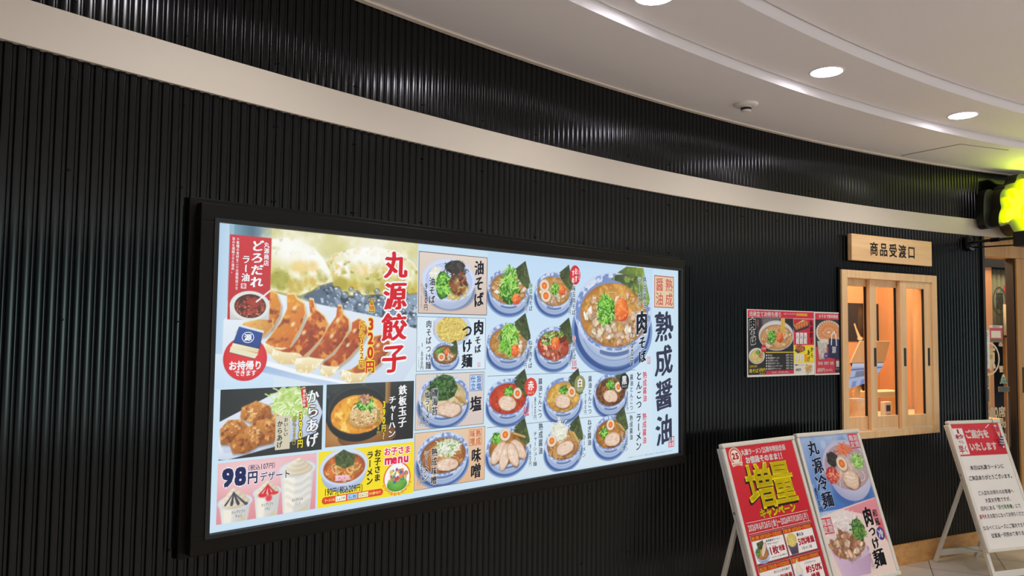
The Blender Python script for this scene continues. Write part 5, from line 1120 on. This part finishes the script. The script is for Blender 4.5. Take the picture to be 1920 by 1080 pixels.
st1 = [(-.170,.150),(-.131,.170),(-.078,.148),(-.062,.189),(-.030,.244),(.02,.252),(.06,.21),(.075,.12),(.05,.07),(.013,.076),(-.037,.059),(-.068,.017),(-.066,-.048),(-.091,-.056),(-.114,-.038),(-.178,-.062),(-.218,-.091),(-.236,-.072),(-.226,-.052),(-.244,-.041),(-.223,.006),(-.175,.019),(-.169,.043),(-.216,.085),(-.196,.103),(-.134,.091),(-.118,.112)]
st2 = [(.004,-.129),(-.033,-.092),(-.056,-.034),(-.029,.033),(.012,.069),(.06,.05),(.09,-.02),(.08,-.1),(.04,-.14)]
st3 = [(.13,-.14),(.11,.0),(.13,.19),(.19,.22),(.25,.18),(.26,.05),(.33,.08),(.36,.2),(.43,.21),(.44,.05),(.52,-.02),(.5,-.12),(.4,-.1),(.36,-.02),(.3,-.12),(.22,-.02),(.2,-.13)]
for nm, P in (('lit_stroke', st1), ('lit_stroke', st2), ('lit_stroke', st3)): recalc(prism(smoothed(P, 1), -.028, -.001).build(nm, M['neon'], ss))
MB().bar((-.05, .085, .05), (-.05, .2, .05), .03).build('standoff', M['black'], ss); MB().bar((.45, .085, .05), (.45, .2, .05), .03).build('standoff', M['black'], ss)

# ------------------------------------------------------------------ ceiling fittings
def downlight(a, label, vis=True):
    x, y, z = cyl(a, 11.995, Z2)
    t = thing('downlight', label, 'downlight', (x, y, z), 0, 'recessed ceiling downlights')
    MB().lathe([(.0725, -.004), (.079, -.004), (.081, -.001), (.081, .004), (.0725, .004)], 48, cap=False).build('trim_ring', M['lamp_ring'], t)
    MB().lathe([(.0001, -.0025), (.0725, -.0025), (.0725, .002), (.0001, .002)], 48).build('diffuser', M['lamp'], t)
    l = bpy.data.lights.new('downlight_beam', 'SPOT'); l.energy = DOWNLIGHT_POWER; l.spot_size = math.radians(150); l.spot_blend = .6; l.shadow_soft_size = .07; l.color = (1, .97, .95)
    o = bpy.data.objects.new('downlight_beam', l); COL.objects.link(o); o.location = (0, 0, -.012); o.parent = t
for a, lab in ((120.25, 'round recessed downlight in the ceiling nearest the yellow shop sign'), (126.4, 'round recessed downlight in the ceiling, the middle one along the curve'), (132.5, 'round recessed downlight cut by the top edge of the view'), (138.6, 'recessed downlight over the left part of the ribbed front')):
    downlight(a, lab)
for a in (112, 122, 132, 142, 152):      # added unseen fill spots behind the viewer, brightening the ceiling by floor bounce
    l = bpy.data.lights.new('hall_fill_spot', 'SPOT'); l.energy = 74.0; l.spot_size = math.radians(150); l.spot_blend = .6; l.shadow_soft_size = .07; l.color = (1, .97, .95)
    o = bpy.data.objects.new('hall_fill_spot', l); COL.objects.link(o); o.location = cyl(a, 9.3, Z3-.02)
sd = thing('smoke_detector', 'small white round smoke detector on the lower ceiling', 'smoke detector', (1.242, 4.029, CEIL))
MB().lathe([(.045, -.016), (.058, -.012), (.063, -.004), (.063, .001)], 40).build('base_plate', M['white_plastic'], sd, smooth=False)
MB().lathe([(.006, -.046), (.024, -.044), (.027, -.036), (.027, -.018), (.030, -.014)], 32).build('sensor_head', M['white_plastic'], sd)
MB().lathe([(.0275, -.034), (.0282, -.034), (.0282, -.022), (.0275, -.022)], 32, cap=False).build('vent_slot', M['black'], sd)
q = [(2.653, 5.168), (2.859, 4.834), (3.264, 4.98), (3.07, 5.33)]
ah = thing('access_hatch', 'flush square access hatch in the ceiling beside the yellow sign', 'hatch', (sum(p[0] for p in q)/4, sum(p[1] for p in q)/4, CEIL))
ql = [(p[0]-ah.location[0], p[1]-ah.location[1]) for p in q]
recalc(mesh('hatch_panel', [(x*.985, y*.985, z) for z in (-.003, .004) for x, y in ql], [(0, 1, 2, 3), (7, 6, 5, 4), (0, 4, 5, 1), (1, 5, 6, 2), (2, 6, 7, 3), (3, 7, 4, 0)], M['ceiling'], ah))
sm = MB()
for i in range(4): a, b = ql[i], ql[(i+1) % 4]; sm.bar((a[0], a[1], -.0005), (b[0], b[1], -.0005), .005, .002)
sm.build('edge_seam', mat('seam shadow gap', (96, 78, 64), .8), ah)

# ------------------------------------------------------------------ A-frame stands
def a_stand(label, TL, yaw, lean, w, paint, rear_y, low=True):
    t = Vector((math.cos(yaw), math.sin(yaw), 0)); n = Vector((math.sin(yaw), -math.cos(yaw), 0))
    Ls = TL[2]/math.cos(lean); H = .84
    foot = Vector(TL)+(n*math.sin(lean)+Vector((0, 0, -math.cos(lean))))*Ls
    c0 = foot+t*w/2
    o = thing('a_frame_sign', label, 'sign stand', (c0.x, c0.y, 0), yaw, 'a-frame stands along the front')
    S, C = math.sin(lean), math.cos(lean)
    def T(x, nrm, s): return (x, s*S-nrm*C, s*C+nrm*S)      # x across, nrm out of the face, s up the slope
    h = w/2; b0 = Ls-H
    r = .024
    def rail(name, x0, x1, s0, s1, m=M['alu']): return recalc(MB().box(x0, x1, -.022, .004, s0, s1, T).build(name, m, o, bevel=.006))
    rail('top_rail', -h, h, Ls-r, Ls); rail('bottom_rail', -h, h, b0, b0+r)
    rail('side_rail', -h, -h+r, b0+r, Ls-r); rail('side_rail', h-r, h, b0+r, Ls-r)
    MB().box(-h+r, h-r, -.018, -.006, b0+r, Ls-r, T).build('back_panel', M['alu_dark'], o)
    for sx in (-1, 1):
        for s in (b0, Ls): MB().lathe([(.004, -.003), (.012, -.002), (.013, .004)], 16, 'y', (0, 0, 0)).build('corner_cap', M['alu'], o).matrix_local = Matrix.Translation(Vector(T(sx*(h-.013), .004, s+(.013 if s == b0 else -.013))))@Matrix.Rotation(-lean, 4, 'X')
        x = sx*(h-.022)
        recalc(MB().box(x-.012, x+.012, -.046, -.022, .0, Ls-.02, T).build('front_leg', M['alu'], o, bevel=.003))
        xr = sx*(h-.052); s_h = Ls*.66
        a = T(xr, -.034, s_h); b = (xr, rear_y, .004)
        MB().bar(a, b, .022, .022, (0, 1, 0)).build('rear_leg', M['alu'], o, bevel=.003)
        MB().tube([T(sx*(h-.01), -.034, s_h), T(sx*(h-.066), -.034, s_h)], .008).build('hinge_pin', M['alu_dark'], o)
        q = .26; p1 = Vector(a)*q+Vector(b)*(1-q); p0 = Vector(T(sx*(h-.045), -.034, Ls*.19))
        MB().tube([p1, (p1+p0)/2+Vector((0, 0, -.012)), p0], .0022, 6).build('stay_wire', M['alu_dark'], o)
    a = Vector(T(0, -.034, .05)); MB().box(-h+.034, h-.034, -.042, -.026, .045, .085, T).build('front_crossbar', M['alu'], o, bevel=.003)
    q = .10; pa = Vector(T(0, -.034, Ls*.66)); pb = Vector((0, rear_y, .004)); pc = pb*(1-q)+pa*q
    MB().bar((-h+.06, pc.y, pc.z), (h-.06, pc.y, pc.z), .018, .04).build('rear_crossbar', M['alu'], o, bevel=.003)
    # the printed sheet: own local frame at the middle of the panel
    g = bpy.data.objects.new('printed_sheet', bpy.data.meshes.new('tmp')); COL.objects.link(g)
    paint(o, (w-2*r+.01)*100, (H-2*r+.01)*100, Matrix.Translation(Vector(T(0, -.004, b0+H/2)))@Matrix.Rotation(-lean, 4, 'X'), w*100, H*100)
    bpy.data.objects.remove(g)
    return o
def fin(c, k, o, Mx, w, h, name='poster_sheet', lab=None):
    p = c.build(name, M['paper'], o, w, h, .0005, lab); p.matrix_local = Mx
    k.build('lettering', M['paper'], p, w, h, .0008)
def paint_s1(o, pw, ph, Mx, w, h):
    e = 1.9
    c = Cv(e, e, w-e, h-e, 4.2, (206, 30, 44)); c.rect(e, e, w-e, h-e, (216, 34, 48), (186, 22, 40))
    c.ell(9.2, 7.2, 4.9, 4.7, (240, 226, 206)); c.ell(9.2, 7.2, 4.3, 4.1, (206, 60, 50)); c.ell(9.2, 7.2, 3.6, 3.4, (242, 232, 216)); c.poly([(4.6, 10.2), (13.8, 10.2), (13, 12.4), (9.2, 11.6), (5.4, 12.4)], (240, 226, 206))
    k = Ink(); WH = (248, 246, 244); Y = (255, 232, 0); BK = (26, 22, 22)
    for x0, y0, x1, y1 in ((4.7, 46.4, 31.4, 60.6), (31.8, 46.4, 57.4, 60.6), (4.7, 61.2, 31.4, 75.8), (31.8, 61.2, 57.4, 75.8)):
        c.rect(x0, y0, x1, y1, (60, 40, 30)); c.rect(x0+.5, y0+.5, x1-.5, y0+3.0, (206, 50, 30)); c.rect(x0+.5, y0+3.0, x1-.5, y1-.4, (244, 240, 238))
        for q in range(26):
            k.ell(x0+.3+(x1-x0-.6)*q/25, y0+.2, .2, .2, (250, 246, 240), 1, 8); k.ell(x0+.2, y0+.4+(y1-y0-.6)*q/25, .2, .2, (250, 246, 240), 1, 8)
        k.ht('第1弾 6月26日〜7月5日' if y0 < 50 else '第2弾 7月6日〜7月20日', x0+1, x1-1.5, y0+1.75, 1.7, (255, 214, 40), .02)
    # coupon dishes
    bowl(c, 11.2, 55.6, 5.6, (206, 150, 90), (150, 96, 46), seed=3, saucer=False); nori(c, [(8.4,50.6),(13.8,49.8),(14.2,53.4),(9,54)], 2); negi(c, 8.0, 55, 1.6, 20); chashu(c, 13.0, 54.2, 3.8, 1.3, -.9, 2)
    c.poly([(32.6,55),(41.2,55),(40,60),(34,60)], (110, 96, 120), (70, 60, 80)); c.ell(36.9, 53, 4.2, 3.4, (236, 214, 120), (206, 176, 70)); noodles(c, 36.9, 52.8, 4, 3.2, 40, (242, 222, 130), .35, 2.4)
    meats(c, 12, 71, 5, 3.2, 26, 1.7, ((206, 120, 70), (176, 90, 46), (226, 150, 90)))
    c.poly([(33.4,68),(39.6,68),(38.8,75.4),(34.4,75.4)], (226, 226, 232), (200, 200, 214)); 
    for q in range(6): c.ell(36.5, 68.3-q*1.0, 2.8-q*.45, 1.0, (252, 246, 230), (226, 214, 190))
    c.ell(36.5, 72, 1.7, 1.7, (60, 66, 120)); c.ell(36.5, 72, 1.3, 1.3, (236, 236, 240))
    k.ht('25', 6.3, 12.0, 7.0, 3.4, (206, 40, 40), .04); k.ht('ANNIVERSARY', 5.6, 12.8, 11.2, .8, (206, 40, 40))
    k.ht('丸源ラーメン25周年特別企画', 14.4, 52.6, 5.7, 3.3, WH, .03); k.ht('お値段そのまま!!', 16.2, 48.4, 9.9, 3.7, WH, .04)
    for ch, x, y, ww, hh in (('増', 23.4, 23.6, 23.5, 24.5), ('量', 42.6, 23.4, 20.5, 24)):
        k.ch(ch, x-.9, y+1.1, ww, hh, (40, 26, 20), .022, None, lv=3); k.ch(ch, x, y, ww, hh, Y, .02, (60, 30, 22), .009, lv=5)
    k.ht('キャンペーン', 16.8, 47.6, 37.3, 5.2, Y, .045, (40, 26, 20), .05)
    for y in (40.2, 45.6): k.rect(4.6, y, 57.0, y+.25, (246, 220, 214), 2)
    k.ht('2026年6月26日(金)〜2026年7月20日(月)', 5.0, 56.4, 42.9, 3.4, WH, .03)
    R2_ = (214, 36, 60)
    k.ht('熟成醤油ラーメン', 16, 28, 50.6, 1.1, BK, .01); k.ht('チャーシュー', 16.6, 26, 52.2, 1.4, BK, .01); k.ht('1枚', 16.6, 24.4, 55.6, 4.2, R2_, .03, WH, .04); k.ht('増量', 24.6, 29.8, 55.4, 3.0, R2_, .02); k.ht('※丼1杯につき1枚の増量です', 17, 30.4, 58.8, .8, BK)
    k.ht('替え玉', 42, 48, 51.2, 1.7, BK, .02); k.ht('50%増量', 41.8, 56.2, 54.8, 3.6, R2_, .03); k.ht('1玉→1.5玉', 43.4, 52.6, 58.2, 1.6, BK, .01)
    k.ht('おいしいからあげ', 16, 29.4, 65.6, 1.5, BK, .01); k.ht('1個増量', 18, 30.4, 69.2, 3.6, R2_, .03); k.ht('ソフトクリーム', 42, 52, 65.6, 1.3, BK, .01); k.ht('約50%', 42, 55.6, 68.8, 3.6, R2_, .03); k.ht('増量', 45, 53, 72.6, 3.0, R2_, .03)
    fin(c, k, o, Mx, w, h)
def paint_s2(o, pw, ph, Mx, w, h):
    e = 1.9; c = Cv(e, e, w-e, h-e, 4.2, (180, 200, 232))
    c.rect(e, e, w-e, 44, (166, 190, 230), (70, 120, 196)); 
    for q in range(60): x, y = rnd.uniform(e, w-e), rnd.uniform(e, 43); c.ell(x, y, rnd.uniform(1, 4), rnd.uniform(1, 3), rnd.choice([(206, 222, 244), (120, 160, 220), (90, 136, 206), (226, 236, 250)]), soft=8, al=.5, nz=.3)
    x, y = 36.5, 20.5
    c.ell(x-1, y+14, 17, 9, (60, 96, 170), soft=9, al=.6)
    c.ell(x, y+6.5, 17.5, 14.0, (236, 232, 244), (170, 176, 214), lit=(.2, -.3)); c.ell(x, y, 20.4, 14.6, (214, 206, 224), (198, 192, 216), pw=4); c.ell(x, y+1.0, 19.2, 13.2, (206, 186, 190), (176, 156, 170))
    noodles(c, x-2, y+5, 15, 8, 40, (240, 216, 196), .6, 7)
    c.ell(25.5, 16.4, 5, 4, (50, 46, 46), (30, 28, 30), nz=.25); leaves(c, 25.5, 16.4, 5, 4, 70, [(60, 56, 56), (30, 30, 32), (86, 80, 76)], 2, .4)
    leaves(c, 37.0, 11.4, 6, 3, 90, [(236, 120, 70), (246, 150, 96), (220, 96, 50)], 4, .5); 
    c.ell(46.5, 19, 5, 4.6, (150, 200, 110), (96, 160, 60), nz=.2); leaves(c, 46.5, 19, 5, 4.6, 90, [(176, 216, 120), (206, 232, 160), (110, 170, 60)], 3, .5)
    c.ell(21.8, 25.2, 5, 4.6, (214, 80, 60), (170, 40, 36), nz=.25); leaves(c, 21.8, 25.2, 5, 4.2, 70, [(226, 110, 86), (240, 170, 140), (190, 50, 40)], 3, .6)
    chashu(c, 36.6, 28.8, 7.2, 5.4, .1, 3); egg(c, 32.4, 19.4, 4.6, .6)
    c.poly([(e, 47), (20, 44), (40, 41.8), (w-e, 40.5), (w-e, h-e), (e, h-e)], (240, 214, 212), (236, 216, 206)); c.poly([(22.5,44.6),(w-e,40.8),(w-e,64),(44,50)], (232, 150, 160), (226, 130, 146)); c.poly([(47,58),(w-e,52),(w-e,66)], (224, 90, 110), soft=3)
    c.poly([(4,46.5),(24,45),(36,52),(33,62),(8,62)], (236, 226, 224), (220, 206, 206), soft=6); leaves(c, 17, 53, 12, 6, 90, [(246, 240, 236), (226, 214, 212), (236, 228, 226)], 8, .4, .3)
    c.poly([(4.4,66),(35.8,70),(31,80),(8,80)], (222, 196, 222), (190, 160, 196), g=(1, .3)); c.ell(19.5, 66, 15.6, 5.5, (230, 210, 230), (206, 184, 210), rot=.1)
    c.ell(19, 64, 13.5, 6.5, (206, 150, 116), (160, 106, 76), nz=.15); meats(c, 18.6, 62.5, 12.5, 7, 60, 3.0, ((222, 182, 156), (190, 136, 106), (236, 206, 182), (160, 110, 80)))
    c.ell(31, 56.5, 5.4, 5.6, (80, 120, 60), (50, 84, 40), nz=.25); leaves(c, 30.5, 56.6, 5.4, 5.6, 90, [(96, 150, 60), (60, 100, 44), (130, 180, 80)], 3, .6)
    k = Ink(); BK = (30, 34, 64); K2 = (26, 22, 24); WH = (250, 246, 248)
    for chh, x, y in (('丸', 11.6, 9), ('源', 11.4, 19), ('冷', 11.2, 28.6), ('麺', 12.1, 38)): k.ch(chh, x, y, 9.4, 9.2, BK, .022, (196, 214, 244), .03, brush=.9)
    k.vt('870円', 4.6, 30.5, 44.5, 2.6, BK, .01)
    for x0, y0 in ((44.2, 2.9), (1.95, 47.4)):
        k.rect(x0, y0, x0+8.8, y0+8.6, (220, 40, 66), 1); k.vt('期間', x0+6.5, y0+.5, y0+8.2, 3.8, WH, .03); k.vt('限定', x0+2.4, y0+.5, y0+8.2, 3.8, WH, .03)
    k.ch('肉', 41.7, 50.4, 8.0, 11, K2, .045, brush=.6); k.ch('つ', 41.8, 58.6, 6.4, 6, K2, .05, brush=.8); k.ch('け', 42, 65, 6.6, 6.6, K2, .045, brush=.8); k.ch('麺', 41.4, 73, 10, 10, K2, .03, brush=.9); k.vt('和風', 48.6, 46.8, 56.4, 4.4, K2, .02, brush=.6)
    k.ell(48.6, 60.6, 3.4, 3.6, (60, 60, 140), 1); k.ch('冷', 48.6, 60.6, 4.6, 5.0, WH, .03); k.vt('910円', 34.4, 65.6, 78.4, 2.4, (120, 90, 96), .0)
    fin(c, k, o, Mx, w, h)
def paint_s3(o, pw, ph, Mx, w, h):
    e = 1.9; c = Cv(e, e, w-e, h-e, 3.4, (236, 232, 230)); c.rect(e, e, w-e, 23.6, (216, 44, 60), (206, 36, 52)); c.rect(2.6, 5.2, 11.4, 22.6, (238, 232, 232))
    k = Ink(); WH = (250, 242, 240); RD = (206, 46, 66); BK = (56, 56, 66); GN = (60, 150, 50)
    k.vt('1秒', 7.0, 5.4, 12.6, 7.6, RD, .02, brush=.2); k.ht('でも', 4.6, 9.6, 14.4, 2.6, RD, .01); k.ch('早', 5.4, 19.2, 4.6, 5.8, RD, .02); k.ch('く', 9.3, 19.0, 3.4, 4.8, RD, .02)
    k.ht('ご案内を', 12.4, 33.4, 9.4, 6.0, WH, .04); k.ht('いたします', 12.8, 37.0, 17.8, 5.8, WH, .04); k.line([(32, 5.6), (36, 3.2)], .5, WH, 2)
    k.ht('本日は丸源ラーメンに', 7.6, 37, 31.4, 3.2, BK, .02); k.ht('ご来店ありがとうございます。', 3.6, 42.6, 38, 3.2, BK, .02)
    k.ht('ご入店をお待ちのお客様へ', 7.4, 38.2, 47.7, 3.0, BK, .012); k.ht('大変お手数ですが、', 11.4, 35, 52.5, 3.0, BK, .012)
    k.ht('店内にある「受付発券機」にて', 5.6, 40.2, 57.2, 3.0, BK, .012, cols={i: GN for i in range(5, 12)}); k.ht('番号札をお取りになってお待ちください。', 2.4, 45, 62.2, 3.0, BK, .012, cols={0: RD, 1: RD, 2: RD})
    k.ht('なるべくスムーズにご案内できるよう', 2.6, 43.6, 69.2, 3.0, BK, .012); k.ht('従業員一同努めて参ります。', 7.4, 40.4, 74.1, 3.0, BK, .012)
    fin(c, k, o, Mx, w, h)
a_stand('silver stand with a red campaign poster and big yellow characters, leftmost stand', (1.085, 3.9757, .973), math.radians(35.63), math.radians(17.63), .6233, paint_s1, .42)
a_stand('silver stand with a cold noodle poster, blue above pink, right of the red campaign stand', (1.6304, 4.4143, .973), math.radians(29.2), math.radians(18.32), .5522, paint_s2, .42)
s3 = a_stand('silver stand with a white notice under a red heading, in front of the entrance', (2.9136, 5.1462, .973), math.radians(17.99), math.radians(19.98), .4639, paint_s3, .515)
# the charm hanging on the third stand
hx = thing('hanging_charm', 'small cord charm with a striped ornament and bell hanging on the white notice stand', 'charm', (0, 0, 0))
tt = Vector((math.cos(math.radians(17.99)), math.sin(math.radians(17.99)), 0)); nn = Vector((math.sin(math.radians(17.99)), -math.cos(math.radians(17.99)), 0))
def on3(u, v, off): return Vector((2.9136, 5.1462, .973))+tt*u+(nn*math.sin(.3487)+Vector((0, 0, -math.cos(.3487))))*v+(nn*math.cos(.3487)+Vector((0, 0, 1))*math.sin(.3487))*off
hx.location = on3(.392, .005, .012)
rel = lambda u, v, off: on3(u, v, off)-hx.location
MB().tube([rel(.392, -.004, -.02), rel(.392, -.003, .006), rel(.392, .03, .008), rel(.396, .09, .008)], .0022, 8).build('cord', M['alu_dark'], hx)
MB().lathe([(.0005, -.009), (.007, -.005), (.009, 0), (.007, .005), (.0005, .009)], 14, 'z', rel(.390, .048, .014)).build('pompom', M['white_plastic'], hx)
MB().tube([rel(.396, .088, .009), rel(.404, .122, .010)], .003, 8).build('left_strand', M['white_plastic'], hx); MB().tube([rel(.413, .086, .009), rel(.404, .122, .010)], .003, 8).build('right_strand', M['cream'], hx)
orn = MB().lathe([(.004, .032), (.011, .026), (.013, .0), (.012, -.022), (.005, -.03)], 16, 'z', rel(.405, .150, .014)).build('ornament', mat('blue grey stripe', (84, 96, 140), .4), hx, smooth=True)
for z in (.018, .0, -.016): MB().lathe([(.0135, -.003), (.0138, 0), (.0135, .003)], 16, 'z', rel(.405, .150, .014)+Vector((0, 0, z))).build('stripe', M['white_plastic'], hx)
MB().lathe([(.0005, -.008), (.006, -.005), (.008, 0), (.006, .005), (.0005, .008)], 14, 'z', rel(.402, .192, .014)).build('bell', mat('silver bell', (230, 228, 226), .15, metal=1), hx, smooth=True)

bpy.data.objects.remove(_fo)
